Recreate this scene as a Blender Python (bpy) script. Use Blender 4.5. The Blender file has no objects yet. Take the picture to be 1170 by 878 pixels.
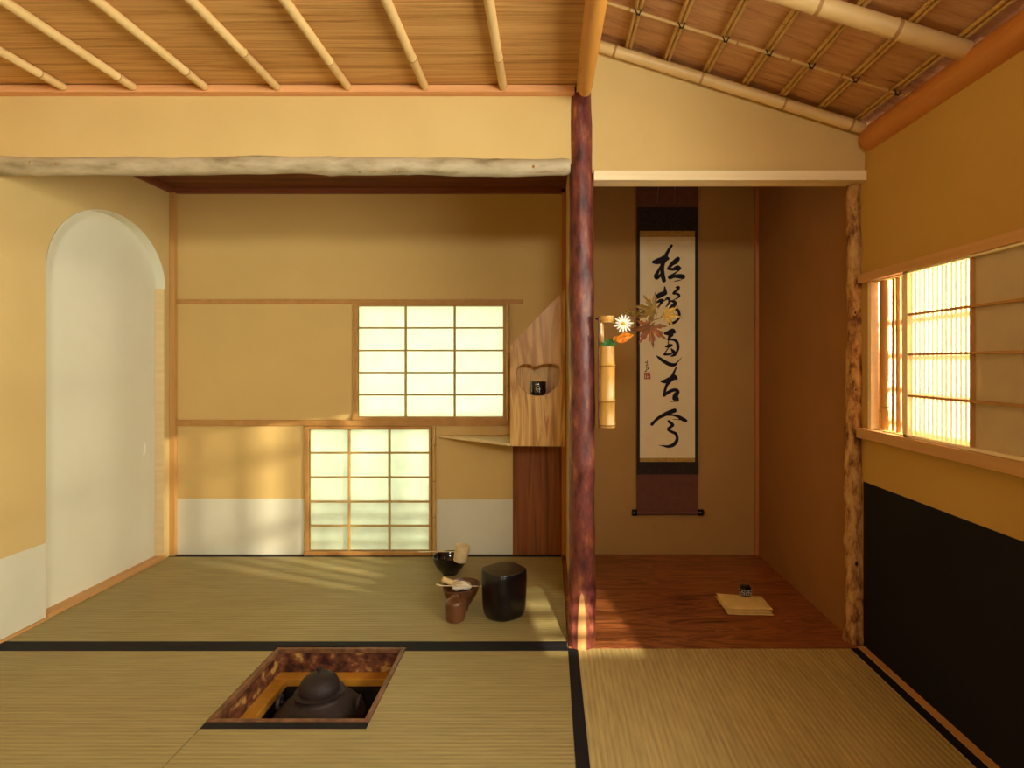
import bpy, bmesh, math, random
from mathutils import Vector, Matrix, noise
random.seed(7)
C = bpy.context.scene.collection
F = 695.0; CX = 627.0; CY = 415.0; H = 0.95

def P(px, py, Y):            # a point of the photograph at depth Y
    return Vector(((px-CX)*Y/F, Y, H+(CY-py)*Y/F))

def lin(c):
    out = []
    for v in c[:3]:
        v = v/255.0
        out.append(v/12.92 if v <= 0.04045 else ((v+0.055)/1.055)**2.4)
    return (*out, 1.0)

# ------------------------------------------------------------------ materials
def new_mat(name, rough=0.6, spec=0.5):
    m = bpy.data.materials.new(name); m.use_nodes = True
    nt = m.node_tree
    b = nt.nodes['Principled BSDF']
    b.inputs['Roughness'].default_value = rough
    b.inputs['Specular IOR Level'].default_value = spec
    return m, nt, b

def ramp(nt, stops):
    r = nt.nodes.new('ShaderNodeValToRGB')
    e = r.color_ramp.elements
    e[0].position, e[0].color = stops[0][0], stops[0][1]
    e[1].position, e[1].color = stops[-1][0], stops[-1][1]
    for p, c in stops[1:-1]:
        x = e.new(p); x.color = c
    return r

def coords(nt, scale, rot=(0,0,0)):
    t = nt.nodes.new('ShaderNodeTexCoord'); mp = nt.nodes.new('ShaderNodeMapping')
    mp.inputs['Scale'].default_value = scale; mp.inputs['Rotation'].default_value = rot
    nt.links.new(t.outputs['Object'], mp.inputs['Vector'])
    return mp

def plain(name, col, rough=0.6, spec=0.5, metal=0.0):
    m, nt, b = new_mat(name, rough, spec)
    b.inputs['Base Color'].default_value = lin(col); b.inputs['Metallic'].default_value = metal
    return m

def mottled(name, stops, scale, rough=0.7, spec=0.3, detail=6, bump=0.0, bscale=None, distort=0.0, nrough=0.55, metal=0.0, coat=0.0):
    """stops: [(pos, rgb255)...]; scale = xyz scale of the noise (object space)."""
    m, nt, b = new_mat(name, rough, spec)
    mp = coords(nt, scale)
    n = nt.nodes.new('ShaderNodeTexNoise'); n.inputs['Scale'].default_value = 1.0
    n.inputs['Detail'].default_value = detail; n.inputs['Distortion'].default_value = distort
    n.inputs['Roughness'].default_value = nrough
    nt.links.new(mp.outputs[0], n.inputs['Vector'])
    r = ramp(nt, [(p, lin(c)) for p, c in stops])
    nt.links.new(n.outputs['Fac'], r.inputs[0]); nt.links.new(r.outputs[0], b.inputs['Base Color'])
    b.inputs['Metallic'].default_value = metal
    b.inputs['Coat Weight'].default_value = coat
    if bump:
        mp2 = coords(nt, bscale or scale)
        n2 = nt.nodes.new('ShaderNodeTexNoise'); n2.inputs['Scale'].default_value = 1.0; n2.inputs['Detail'].default_value = 6
        nt.links.new(mp2.outputs[0], n2.inputs['Vector'])
        bp = nt.nodes.new('ShaderNodeBump'); bp.inputs['Strength'].default_value = bump; bp.inputs['Distance'].default_value = 0.004
        nt.links.new(n2.outputs['Fac'], bp.inputs['Height']); nt.links.new(bp.outputs[0], b.inputs['Normal'])
    return m

def tatami_mat(name, axis, base, dark):
    """woven rush: ribs across one axis with fine strands"""
    m, nt, b = new_mat(name, 0.55, 0.35)
    t = nt.nodes.new('ShaderNodeTexCoord'); sp = nt.nodes.new('ShaderNodeSeparateXYZ')
    nt.links.new(t.outputs['Object'], sp.inputs[0])
    mul = nt.nodes.new('ShaderNodeMath'); mul.operation = 'MULTIPLY'; mul.inputs[1].default_value = 2*math.pi/0.0155
    nt.links.new(sp.outputs[axis], mul.inputs[0])
    s = nt.nodes.new('ShaderNodeMath'); s.operation = 'SINE'; nt.links.new(mul.outputs[0], s.inputs[0])
    sc = (9, 150, 9) if axis == 1 else (150, 9, 9)
    mp = coords(nt, sc)
    n = nt.nodes.new('ShaderNodeTexNoise'); n.inputs['Scale'].default_value = 1; n.inputs['Detail'].default_value = 5
    nt.links.new(mp.outputs[0], n.inputs['Vector'])
    mp3 = coords(nt, (2.2, 2.2, 2.2))
    n3 = nt.nodes.new('ShaderNodeTexNoise'); n3.inputs['Scale'].default_value = 1; n3.inputs['Detail'].default_value = 3
    nt.links.new(mp3.outputs[0], n3.inputs['Vector'])
    a1 = nt.nodes.new('ShaderNodeMath'); a1.operation = 'MULTIPLY_ADD'; a1.inputs[1].default_value = 0.10; nt.links.new(s.outputs[0], a1.inputs[0])
    nt.links.new(n.outputs['Fac'], a1.inputs[2])
    a2 = nt.nodes.new('ShaderNodeMath'); a2.operation = 'MULTIPLY_ADD'; a2.inputs[1].default_value = 0.5
    nt.links.new(n3.outputs['Fac'], a2.inputs[0]); nt.links.new(a1.outputs[0], a2.inputs[2])
    r = ramp(nt, [(0.40, lin(dark)), (1.05 if False else 1.0, lin(base))])
    nt.links.new(a2.outputs[0], r.inputs[0]); nt.links.new(r.outputs[0], b.inputs['Base Color'])
    bp = nt.nodes.new('ShaderNodeBump'); bp.inputs['Strength'].default_value = 0.35; bp.inputs['Distance'].default_value = 0.0012
    nt.links.new(s.outputs[0], bp.inputs['Height']); nt.links.new(bp.outputs[0], b.inputs['Normal'])
    return m

def paper_mat(name, col, trans=0.7, clear=0.0, fibres=True):
    m = bpy.data.materials.new(name); m.use_nodes = True; nt = m.node_tree; nt.nodes.clear()
    o = nt.nodes.new('ShaderNodeOutputMaterial'); d = nt.nodes.new('ShaderNodeBsdfDiffuse'); tr = nt.nodes.new('ShaderNodeBsdfTranslucent')
    mx = nt.nodes.new('ShaderNodeMixShader'); mx.inputs[0].default_value = trans
    mp = coords(nt, (14, 14, 14)); n = nt.nodes.new('ShaderNodeTexNoise'); n.inputs['Scale'].default_value = 1; n.inputs['Detail'].default_value = 8
    nt.links.new(mp.outputs[0], n.inputs['Vector'])
    c = lin(col); r = ramp(nt, [(0.3, tuple(x*0.9 for x in c[:3])+(1,)), (0.7, c)])
    nt.links.new(n.outputs['Fac'], r.inputs[0])
    for x in (d, tr): nt.links.new(r.outputs[0], x.inputs['Color'])
    nt.links.new(d.outputs[0], mx.inputs[1]); nt.links.new(tr.outputs[0], mx.inputs[2])
    last = mx
    if clear:
        tp = nt.nodes.new('ShaderNodeBsdfTransparent'); tp.inputs['Color'].default_value = (1, 0.98, 0.93, 1)
        m2 = nt.nodes.new('ShaderNodeMixShader'); m2.inputs[0].default_value = clear
        nt.links.new(mx.outputs[0], m2.inputs[1]); nt.links.new(tp.outputs[0], m2.inputs[2]); last = m2
    nt.links.new(last.outputs[0], o.inputs['Surface'])
    return m

M = {}
M['plaster'] = mottled('sand_plaster', [(0.3, (208,179,118)), (0.7, (215,187,126))], (3,3,3), 0.9, 0.1, bump=0.12, bscale=(260,260,260))
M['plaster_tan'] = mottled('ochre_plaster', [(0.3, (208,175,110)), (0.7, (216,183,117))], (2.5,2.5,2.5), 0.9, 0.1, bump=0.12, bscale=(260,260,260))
M['plaster_brown_shaded'] = mottled('shaded_brown_plaster', [(0.3, (178,138,80)), (0.7, (187,147,87))], (2.5,2.5,2.5), 0.9, 0.1, bump=0.12, bscale=(260,260,260))  # alcove back wall: its shade put into a darker copy of the plaster
M['plaster_red_shaded'] = mottled('shaded_red_brown_plaster', [(0.3, (154,108,64)), (0.7, (164,116,70))], (2.5,2.5,2.5), 0.9, 0.1, bump=0.12, bscale=(260,260,260))  # alcove side wall: shade painted in as a darker, redder plaster copy
M['plaster_mustard_shaded'] = mottled('shaded_mustard_plaster', [(0.3, (192,152,80)), (0.7, (200,160,87))], (2.5,2.5,2.5), 0.9, 0.1, bump=0.12, bscale=(260,260,260))  # right wall: plaster copy darkened to carry the shade there
M['koshi'] = mottled('white_wall_paper', [(0.3, (214,210,186)), (0.7, (222,218,196))], (4,4,4), 0.85, 0.2)
M['navy'] = mottled('dark_navy_paper', [(0.3, (14,13,18)), (0.7, (19,16,21))], (4,4,4), 0.8, 0.25)
M['door'] = mottled('door_paper', [(0.3, (224,221,196)), (0.7, (231,228,205))], (3,3,3), 0.8, 0.2)
M['cedar_x'] = mottled('cedar_ceiling_board', [(0.30, (130,80,38)), (0.40, (182,132,72)), (0.52, (206,158,94)), (0.72, (222,178,114))], (1.6,55,20), 0.6, 0.3, detail=9, distort=0.9, nrough=0.7)
M['trim'] = mottled('pinkish_cedar_trim', [(0.3, (214,152,98)), (0.7, (228,170,114))], (1.5,50,50), 0.5, 0.35)
M['trim_y'] = mottled('cedar_trim_lengthwise', [(0.3, (196,146,88)), (0.7, (212,162,102))], (50,1.5,50), 0.5, 0.35)
M['trim_z'] = mottled('cedar_trim_upright', [(0.3, (190,142,78)), (0.7, (206,158,92))], (50,50,1.5), 0.5, 0.35)
M['hinoki'] = mottled('pale_cypress', [(0.3, (238,218,172)), (0.7, (248,232,190))], (1.2,40,60), 0.5, 0.35, detail=5)
M['frame'] = mottled('window_frame_wood', [(0.3, (176,126,66)), (0.7, (196,146,82))], (20,20,20), 0.55, 0.3)
M['muntin'] = mottled('muntin_wood', [(0.3, (182,150,88)), (0.7, (196,164,100))], (30,30,30), 0.6, 0.3)
M['darkwood'] = mottled('dark_cedar_board', [(0.3, (84,44,24)), (0.6, (122,70,38)), (0.8, (140,84,46))], (1.3,50,20), 0.6, 0.3, distort=0.5)
M['redwood_z'] = mottled('red_cedar_upright', [(0.28, (90,46,20)), (0.45, (134,76,34)), (0.7, (154,92,46))], (40,40,1.6), 0.55, 0.3, detail=7, distort=0.8)
M['board'] = mottled('oiled_cedar_board', [(0.25, (140,88,40)), (0.42, (190,138,68)), (0.54, (232,188,112)), (0.64, (180,122,58)), (0.8, (214,166,90))], (14,14,1.4), 0.4, 0.45, detail=6, distort=1.6)
M['tokofloor'] = mottled('figured_pine_plank', [(0.3, (74,34,16)), (0.42, (140,76,38)), (0.50, (172,104,56)), (0.56, (112,56,28)), (0.64, (164,98,52)), (0.76, (186,120,68))], (1.7,13,6), 0.3, 0.5, detail=5, distort=2.2, coat=0.15)
M['bamboo'] = mottled('pale_bamboo', [(0.3, (214,180,118)), (0.7, (232,202,142))], (6,6,6), 0.38, 0.5)
M['bamboo_node'] = plain('bamboo_node', (176,134,76), 0.5)
M['bamboo_dark'] = mottled('smoked_bamboo', [(0.3, (190,150,80)), (0.7, (212,174,102))], (10,10,10), 0.4, 0.5)
M['bamboo_gold'] = mottled('golden_bamboo', [(0.3, (190,140,62)), (0.7, (220,172,92))], (60,60,5), 0.3, 0.5)
M['bamboo_ring'] = plain('dark_bamboo_ring', (124,78,30), 0.5)
M['ribbon'] = plain('lilac_brown_ribbon', (150,110,104), 0.6)
M['cord'] = plain('dark_cord', (40,26,18), 0.8)
M['bark'] = mottled('red_pine_bark', [(0.36, (52,18,20)), (0.46, (96,42,38)), (0.56, (118,58,48)), (0.66, (160,96,58)), (0.8, (110,50,42))], (26,26,9), 0.42, 0.5, detail=8, bump=0.6, bscale=(60,60,24), nrough=0.65)
M['bark_tan'] = mottled('knotty_tan_log', [(0.38, (92,54,26)), (0.46, (150,102,54)), (0.54, (190,144,84)), (0.72, (214,174,112))], (34,34,12), 0.65, 0.3, detail=8, bump=0.8, bscale=(70,70,22), nrough=0.7)
M['log'] = mottled('peeled_grey_log', [(0.32, (136,122,92)), (0.45, (172,158,126)), (0.62, (194,181,150)), (0.75, (164,142,116))], (7,24,24), 0.55, 0.4, detail=6, bump=0.3, bscale=(14,50,50))
M['log_orange'] = mottled('peeled_orange_log', [(0.3, (190,118,50)), (0.7, (208,138,64))], (20,2,20), 0.5, 0.4)
M['beamlog'] = mottled('peeled_gold_log', [(0.3, (196,134,54)), (0.7, (214,152,68))], (20,2,20), 0.5, 0.4)
M['facet'] = mottled('shaved_wood', [(0.3, (172,128,76)), (0.7, (188,142,88))], (40,40,4), 0.5, 0.3)
M['heri'] = plain('black_cloth_border', (20,17,22), 0.75, 0.3)
M['tat_y'] = tatami_mat('woven_rush_across', 1, (172,156,104), (142,126,78))
M['tat_x'] = tatami_mat('woven_rush_along', 0, (198,176,118), (158,136,84))
M['clay'] = mottled('yellow_clay', [(0.3, (170,112,30)), (0.7, (190,130,40))], (20,20,20), 0.8, 0.2)
M['hearthwood'] = mottled('hearth_frame_wood', [(0.35, (92,58,38)), (0.7, (140,96,62))], (30,30,30), 0.5, 0.4)
M['hearthbark'] = mottled('hearth_inner_bark', [(0.38, (50,24,18)), (0.48, (98,54,34)), (0.56, (120,72,46)), (0.64, (190,146,76))], (22,22,30), 0.55, 0.4, detail=8, bump=0.5)
M['ash'] = mottled('dark_ash', [(0.3, (26,20,18)), (0.7, (44,34,30))], (40,40,40), 0.95, 0.1, bump=0.4)
M['iron'] = mottled('cast_iron', [(0.3, (34,25,25)), (0.7, (52,38,35))], (18,18,18), 0.62, 0.35, bump=0.35, bscale=(120,120,120))
M['lacquer'] = mottled('black_lacquer', [(0.3, (9,7,11)), (0.7, (15,10,14))], (10,10,10), 0.1, 0.6, coat=0.5)
M['jar_glaze'] = mottled('dark_brown_lacquer', [(0.3, (12,7,9)), (0.7, (24,13,14))], (8,8,8), 0.3, 0.4, coat=0.15)
M['teabowl'] = mottled('brown_glaze', [(0.35, (72,38,22)), (0.6, (112,66,40)), (0.8, (134,84,52))], (24,24,24), 0.35, 0.5, detail=7, bump=0.25)
M['caddy'] = mottled('rust_glaze', [(0.3, (86,50,30)), (0.7, (122,76,46))], (22,22,12), 0.3, 0.55)
M['cloth_w'] = plain('white_linen', (236,226,204), 0.85)
M['whisk'] = plain('whisk_bamboo', (222,190,130), 0.6)
M['ladle'] = mottled('pale_ladle_bamboo', [(0.3, (208,186,140)), (0.7, (226,206,162))], (50,50,50), 0.55, 0.4)
M['cloth_c'] = mottled('cream_silk', [(0.3, (232,202,130)), (0.7, (244,216,146))], (30,30,30), 0.75, 0.3)
M['petal'] = plain('white_petal', (250,246,236), 0.6)
M['disc'] = plain('yellow_flower_disc', (226,186,50), 0.8)
M['stem'] = plain('brown_stem', (96,60,34), 0.6)
M['gstem'] = plain('green_stem', (70,100,40), 0.6)
M['green'] = mottled('green_leaf', [(0.3, (30,84,30)), (0.7, (60,124,44))], (60,60,60), 0.5)
M['orange'] = mottled('orange_leaf', [(0.35, (196,84,24)), (0.65, (232,150,34))], (90,90,90), 0.5)
M['maple_olive'] = mottled('olive_maple_leaf', [(0.3, (92,70,22)), (0.7, (136,100,34))], (60,60,60), 0.55)
M['maple_red'] = mottled('reddening_maple_leaf', [(0.38, (100,66,24)), (0.55, (132,72,34)), (0.7, (170,84,54))], (50,50,50), 0.55)
M['maple_yellow'] = mottled('yellow_green_maple_leaf', [(0.3, (158,140,48)), (0.7, (190,130,54))], (60,60,60), 0.55)
M['washi'] = mottled('scroll_paper', [(0.3, (244,226,182)), (0.7, (250,233,190))], (10,10,10), 0.85, 0.2)
M['silk'] = mottled('plum_brown_silk', [(0.3, (104,62,48)), (0.7, (116,72,56))], (30,30,30), 0.7, 0.3)
M['brocade'] = mottled('dark_brocade', [(0.42, (34,24,26)), (0.52, (62,46,32)), (0.6, (30,22,22))], (110,110,110), 0.7, 0.3, detail=3)
M['gold'] = mottled('gold_brocade', [(0.35, (150,110,34)), (0.5, (196,160,74)), (0.65, (160,118,44))], (120,120,120), 0.55, 0.4, detail=3)
M['ink'] = plain('ink', (26,16,30), 0.7, 0.3)
M['seal'] = plain('red_seal', (186,72,40), 0.8)
M['blackcap'] = plain('black_lacquer_cap', (10,8,9), 0.25)
M['white_mark'] = plain('pale_glaze_mark', (190,190,186), 0.4)
M['shelf'] = mottled('pale_shelf_wood', [(0.3, (222,194,140)), (0.7, (236,210,158))], (3,30,30), 0.5)
M['paper_back'] = paper_mat('window_paper', (240,246,226), 0.75)
M['paper_side'] = paper_mat('side_window_paper', (246,232,198), 0.42, clear=0.3)
M['reed'] = mottled('weathered_reed', [(0.3, (170,120,70)), (0.7, (210,164,108))], (12,12,4), 0.6)
M['stone'] = plain('garden_gravel', (150,140,120), 0.9)

# ------------------------------------------------------------------ mesh helpers
def box(bm, x0, x1, y0, y1, z0, z1):
    v = [bm.verts.new((x, y, z)) for x in (x0, x1) for y in (y0, y1) for z in (z0, z1)]
    for f in ((0,1,3,2),(4,6,7,5),(0,4,5,1),(2,3,7,6),(0,2,6,4),(1,5,7,3)):
        bm.faces.new([v[i] for i in f])
    return bm

def tube(bm, pts, rad, seg=14, cap=True, noise_amp=0.0, nscale=12.0, squash=None):
    pts = [Vector(p) for p in pts]
    if not isinstance(rad, (list, tuple)): rad = [rad]*len(pts)
    rings = []; up = None
    for i, p in enumerate(pts):
        a = pts[max(i-1, 0)]; b = pts[min(i+1, len(pts)-1)]
        d = (b-a).normalized()
        if up is None:
            up = Vector((0,0,1)) if abs(d.z) < 0.9 else Vector((0,-1,0))
        s = d.cross(up).normalized(); u = s.cross(d).normalized(); up = u
        ring = []
        for k in range(seg):
            t = 2*math.pi*k/seg
            r = rad[i]
            off = s*math.cos(t) + u*math.sin(t)
            if noise_amp: r *= 1 + noise_amp*noise.noise((p+off*rad[i])*nscale)
            ring.append(bm.verts.new(p + off*r))
        rings.append(ring)
    for a, b in zip(rings, rings[1:]):
        for k in range(seg):
            bm.faces.new((a[k], a[(k+1) % seg], b[(k+1) % seg], b[k]))
    if cap:
        bm.faces.new(list(reversed(rings[0]))); bm.faces.new(rings[-1])
    return bm

def lathe(bm, c, prof, seg=32, close=True):
    c = Vector(c); rings = []
    for r, z in prof:
        rings.append([bm.verts.new(c + Vector((max(r, 1e-4)*math.cos(2*math.pi*k/seg), max(r, 1e-4)*math.sin(2*math.pi*k/seg), z))) for k in range(seg)])
    for a, b in zip(rings, rings[1:]):
        for k in range(seg):
            bm.faces.new((a[k], a[(k+1) % seg], b[(k+1) % seg], b[k]))
    if close:
        bm.faces.new(list(reversed(rings[0]))); bm.faces.new(rings[-1])
    return bm

def prism(bm, outline, holes, axis, a0, a1):
    """outline: 2D points; axis 0: (y,z) extruded in x; 1: (x,z) in y; 2: (x,y) in z"""
    def v3(p, a):
        return {0: (a, p[0], p[1]), 1: (p[0], a, p[1]), 2: (p[0], p[1], a)}[axis]
    loops = [outline]+list(holes)
    front = []
    es = []
    for lp in loops:
        vs = [bm.verts.new(v3(p, a0)) for p in lp]
        front.append(vs)
        for i in range(len(vs)): es.append(bm.edges.new((vs[i], vs[(i+1) % len(vs)])))
    r = bmesh.ops.triangle_fill(bm, use_beauty=True, use_dissolve=False, edges=es)
    faces = [g for g in r['geom'] if isinstance(g, bmesh.types.BMFace)]
    mp = {}
    for vs, lp in zip(front, loops):
        for v, p in zip(vs, lp): mp[v] = bm.verts.new(v3(p, a1))
    for f in faces: bm.faces.new([mp[v] for v in reversed(f.verts)])
    for vs in front:
        for i in range(len(vs)):
            a, b = vs[i], vs[(i+1) % len(vs)]
            bm.faces.new((a, b, mp[b], mp[a]))
    return bm

def wloc(o):
    l = Vector((0,0,0))
    while o is not None:
        l += o.location; o = o.parent
    return l

def obj(name, bm, mat, parent=None, smooth=False, bevel=0.0, origin=None):
    """link bm (world coordinates) as one mesh"""
    bmesh.ops.recalc_face_normals(bm, faces=bm.faces[:])
    o0 = wloc(parent) if parent else Vector(origin or (0,0,0))
    bmesh.ops.translate(bm, verts=bm.verts[:], vec=-o0)
    me = bpy.data.meshes.new(name); bm.to_mesh(me); bm.free()
    o = bpy.data.objects.new(name, me); C.objects.link(o)
    if parent: o.parent = parent
    else: o.location = o0
    me.materials.append(M[mat] if isinstance(mat, str) else mat)
    if any(p.material_index == 1 for p in me.polygons): me.materials.append(M['bamboo_node'])
    if smooth:
        for p in me.polygons: p.use_smooth = True
        try: me.set_sharp_from_angle(angle=math.radians(42))
        except Exception: pass
    if bevel:
        b = o.modifiers.new('bevel', 'BEVEL'); b.width = bevel; b.segments = 2; b.limit_method = 'ANGLE'; b.angle_limit = math.radians(50)
    return o

def B(): return bmesh.new()
def tag(o, label, cat, group=None):
    o['label'] = label; o['category'] = cat
    if group: o['group'] = group
    return o
def thing(name, label, cat, loc, group=None):
    o = bpy.data.objects.new(name, None); C.objects.link(o); o.location = loc; o.empty_display_size = 0.05
    return tag(o, label, cat, group)
def struct(name, bm, mat, **k):
    o = obj(name, bm, mat, **k)
    if not k.get('parent'): o['kind'] = 'structure'
    return o
def sroot(name, loc, label=None):
    o = bpy.data.objects.new(name, None); C.objects.link(o); o.location = loc; o['kind'] = 'structure'; o.empty_display_size = 0.05
    if label: o['label'] = label
    return o

def lerp(a, b, t): return a+(b-a)*t
def spline(pts, n=6):
    """Catmull-Rom through tuples of any length"""
    out = []
    p = [pts[0]]+list(pts)+[pts[-1]]
    for i in range(1, len(p)-2):
        for k in range(n):
            t = k/n
            out.append(tuple(0.5*((2*p[i][j])+(-p[i-1][j]+p[i+1][j])*t+(2*p[i-1][j]-5*p[i][j]+4*p[i+1][j]-p[i+2][j])*t*t+(-p[i-1][j]+3*p[i][j]-3*p[i+1][j]+p[i+2][j])*t**3) for j in range(len(p[i]))))
    out.append(tuple(pts[-1]))
    return out

XL, XR, YB, YF = -1.865, 1.057, 3.014, 2.035      # left wall, right wall, back wall, face of the front walls

# ------------------------------------------------------------------ walls
w1 = [P(409, 350, YB), P(575, 476.5, YB)]          # upper window paper
w2 = [P(353.5, 491, YB), P(490.5, 629.5, YB)]      # lower window paper
def rect(a, b): return [(a.x, b.z), (b.x, b.z), (b.x, a.z), (a.x, a.z)]
bm = B()
prism(bm, [(XL-0.04, -0.06), (0.1, -0.06), (0.1, 2.2), (XL-0.04, 2.2)], [rect(*w1), rect(*w2)], 1, YB, YB+0.05)
struct('wall_back', bm, 'plaster_tan')
bm = B(); box(bm, 0.1, 1.12, YB, YB+0.05, -0.06, 2.2); struct('wall_alcove_back', bm, 'plaster_brown_shaded')

# left wall with the arched door opening
yc, hw, zs, hh = 2.607, 0.350, 1.31, 0.285
arch = [(yc+hw*math.cos(t), zs+hh*math.sin(t)) for t in [math.pi*k/40 for k in range(41)]]
out = [(YB+0.05, -0.06), (YB+0.05, 2.2), (-1.6, 2.2), (-1.6, -0.06), (yc-hw, -0.06)] + list(reversed(arch)) + [(yc+hw, -0.06)]
bm = B(); prism(bm, out, [], 0, XL, XL-0.04)
struct('wall_left', bm, 'plaster')

door = sroot('door_1', (XL-0.045, yc, 0), 'arched white paper-covered door panel recessed in the ochre left wall')
bm = B(); box(bm, XL-0.07, XL-0.042, yc-hw-0.05, yc+hw+0.045, 0.012, 1.68)
obj('door_panel', bm, 'door', door)
bm = B()   # pale paper lining that turns round the cut edge of the arch
n = 40
for i in range(n):
    a, b = math.pi*i/n, math.pi*(i+1)/n
    q = []
    for t in (a, b):
        for rr in (0.0, 0.004):
            for x in (XL-0.041, XL+0.0015):
                q.append(bm.verts.new((x, yc+(hw-rr)*math.cos(t), zs+(hh-rr)*math.sin(t))))
    bm.faces.new((q[2], q[6], q[7], q[3])); bm.faces.new((q[1], q[3], q[7], q[5])); bm.faces.new((q[0], q[4], q[6], q[2]))
obj('arch_lining', bm, 'door', door, smooth=True)
bm = B(); box(bm, XL-0.041, XL+0.001, yc+hw-0.014, yc+hw, 0.0, zs)
obj('door_jamb', bm, 'shelf', door, bevel=0.001)
bm = B(); box(bm, XL-0.045, XL+0.006, yc-hw, yc+hw, -0.01, 0.016)
obj('door_sill', bm, 'trim_y', door, bevel=0.001)
bm = B()
pc = Vector((XL-0.041, 2.86, 0.545))
tube(bm, [pc+Vector((0.0, 0, -0.035)), pc+Vector((0.006, 0, -0.02)), pc+Vector((0.006, 0, 0.02)), pc+Vector((0.0, 0, 0.035))], [0.003,0.006,0.006,0.003], 10)
obj('door_pull', bm, 'cloth_w', door, smooth=True)

# right wall with the window opening, plus an unseen opening added beside the camera for fill light
wy0, wy1, wz0, wz1 = 1.511, 2.0, 0.735, 1.215
hole = [(wy0, wz0), (wy1, wz0), (wy1, wz1), (wy0, wz1)]
hole2 = [(-0.35, 0.82), (1.15, 0.82), (1.15, 1.57), (-0.35, 1.57)]
bm = B()
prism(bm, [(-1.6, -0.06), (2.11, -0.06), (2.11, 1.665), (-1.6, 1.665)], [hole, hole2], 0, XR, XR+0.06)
struct('wall_right', bm, 'plaster_mustard_shaded')
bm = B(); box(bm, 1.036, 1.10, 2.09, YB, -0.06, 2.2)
struct('wall_alcove_side', bm, 'plaster_red_shaded')
# wall behind the camera, with unseen openings added for the fill and the patch spot
hole3 = [(-0.1, 1.50), (0.60, 1.50), (0.60, 1.82), (-0.1, 1.82)]
hole4 = [(0.715, 1.338), (0.90, 1.338), (0.90, 1.475), (0.715, 1.475)]
bm = B(); prism(bm, [(XL-0.04, -0.06), (XR+0.06, -0.06), (XR+0.06, 2.4), (XL-0.04, 2.4)], [hole3, hole4], 1, -1.6, -1.66)
struct('wall_behind', bm, 'plaster')

bm = B()
for z in (1.352, 1.386, 1.420, 1.452): tube(bm, [(0.70, -1.63, z), (0.82, -1.632, z+0.002), (0.94, -1.63, z)], 0.0065, 10)
struct('gobo_bars', bm, 'reed')  # added bars, out of view, that cut the spot beam into patches

# front walls above the lintels
zc = 1.866                                            # flat ceiling
bm = B(); box(bm, XL, 0.11, YF, YF+0.05, 1.617, 1.95)
struct('wall_front_left', bm, 'plaster')
def slopez(x): return 1.997-0.311*(x-0.17)            # centre line of the big purlins
bm = B(); prism(bm, [(0.11, 1.585), (XR, 1.585), (XR, slopez(XR)+0.04), (0.11, slopez(0.11)+0.04)], [], 1, YF, YF+0.05)
struct('wall_front_right', bm, 'plaster')
# partition between preparation corner and alcove, open below
bm = B(); prism(bm, [(2.08, 0.875), (2.46, 0.865), (2.46, 0.0), (YB, 0.0), (YB, 2.0), (2.08, 2.0)], [], 0, 0.085, 0.118)
struct('wall_partition', bm, 'plaster_tan')

# ------------------------------------------------------------------ floor
hx0, hx1, hy0, hy1 = -0.905, -0.474, 1.606, 2.028
bm = B(); prism(bm, [(XL-0.04, -1.6), (XR+0.06, -1.6), (XR+0.06, YB+0.05), (XL-0.04, YB+0.05)], [[(hx0, hy0), (hx1, hy0), (hx1, hy1), (hx0, hy1)]], 2, -0.09, -0.05)
struct('floor', bm, 'darkwood')

def mat_thing(label, outline, material, heris, loc):
    r = thing('tatami_mat', label, 'tatami mat', loc, 'tatami mats')
    bm = B(); prism(bm, outline, [], 2, -0.049, 0.0)
    obj('rush_cover', bm, material, r)
    for h in heris:
        bm = B(); box(bm, h[0], h[1], h[2], h[3], -0.0485, 0.0012); obj('cloth_border', bm, 'heri', r)
    return r
ym = 2.040
mat_thing('rear tatami mat under the black jar and tea bowls, beside the arched door',
          [(XL, ym), (0.064, ym), (0.064, YB-0.002), (XL, YB-0.002)], 'tat_y', [(XL, 0.062, ym, ym+0.032), (XL, 0.062, YB-0.034, YB-0.002)], (-0.9, 2.5, -0.05))
mat_thing('front left tatami mat beyond the seam left of the sunken hearth',
          [(XL, 0.10), (hx0-0.003, 0.10), (hx0-0.003, ym-0.001), (XL, ym-0.001)], 'tat_y', [(XL, hx0-0.003, ym-0.034, ym-0.001)], (-1.4, 1.0, -0.05))
mat_thing('front middle tatami mat that the sunken hearth is cut into',
          [(hx0, 0.10), (0.063, 0.10), (0.063, ym-0.001), (hx1, ym-0.001), (hx1, hy0), (hx0, hy0)], 'tat_y',
          [(hx1, 0.063, ym-0.034, ym-0.001), (hx0, hx1, hy0-0.028, hy0)], (-0.4, 1.0, -0.05))
mat_thing('front right tatami mat in front of the wooden alcove floor',
          [(0.064, 0.10), (1.031, 0.10), (1.031, 2.022), (0.064, 2.022)], 'tat_x', [(0.064, 0.097, 0.10, 2.022), (1.003, 1.031, 0.10, 2.022)], (0.55, 1.0, -0.05))
bm = B(); box(bm, XL, XR, -1.6, 0.098, -0.049, 0.0)
struct('floor_near', bm, 'tat_y')
bm = B(); box(bm, 0.067, 1.04, 2.024, YB-0.001, -0.049, 0.0015)
tag(obj('alcove_floor_board', bm, 'tokofloor', origin=(0.55, 2.5, -0.05)), 'reddish figured wooden floor board of the alcove under the hanging scroll', 'floor board')
bm = B(); box(bm, 1.031, XR, -1.6, 2.03, -0.05, 0.004)
struct('baseboard_right', bm, 'trim_y')
bm = B(); box(bm, XL-0.001, XL+0.012, -1.6, yc-hw, -0.02, 0.008)
struct('baseboard_left', bm, 'trim_y')

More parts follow.
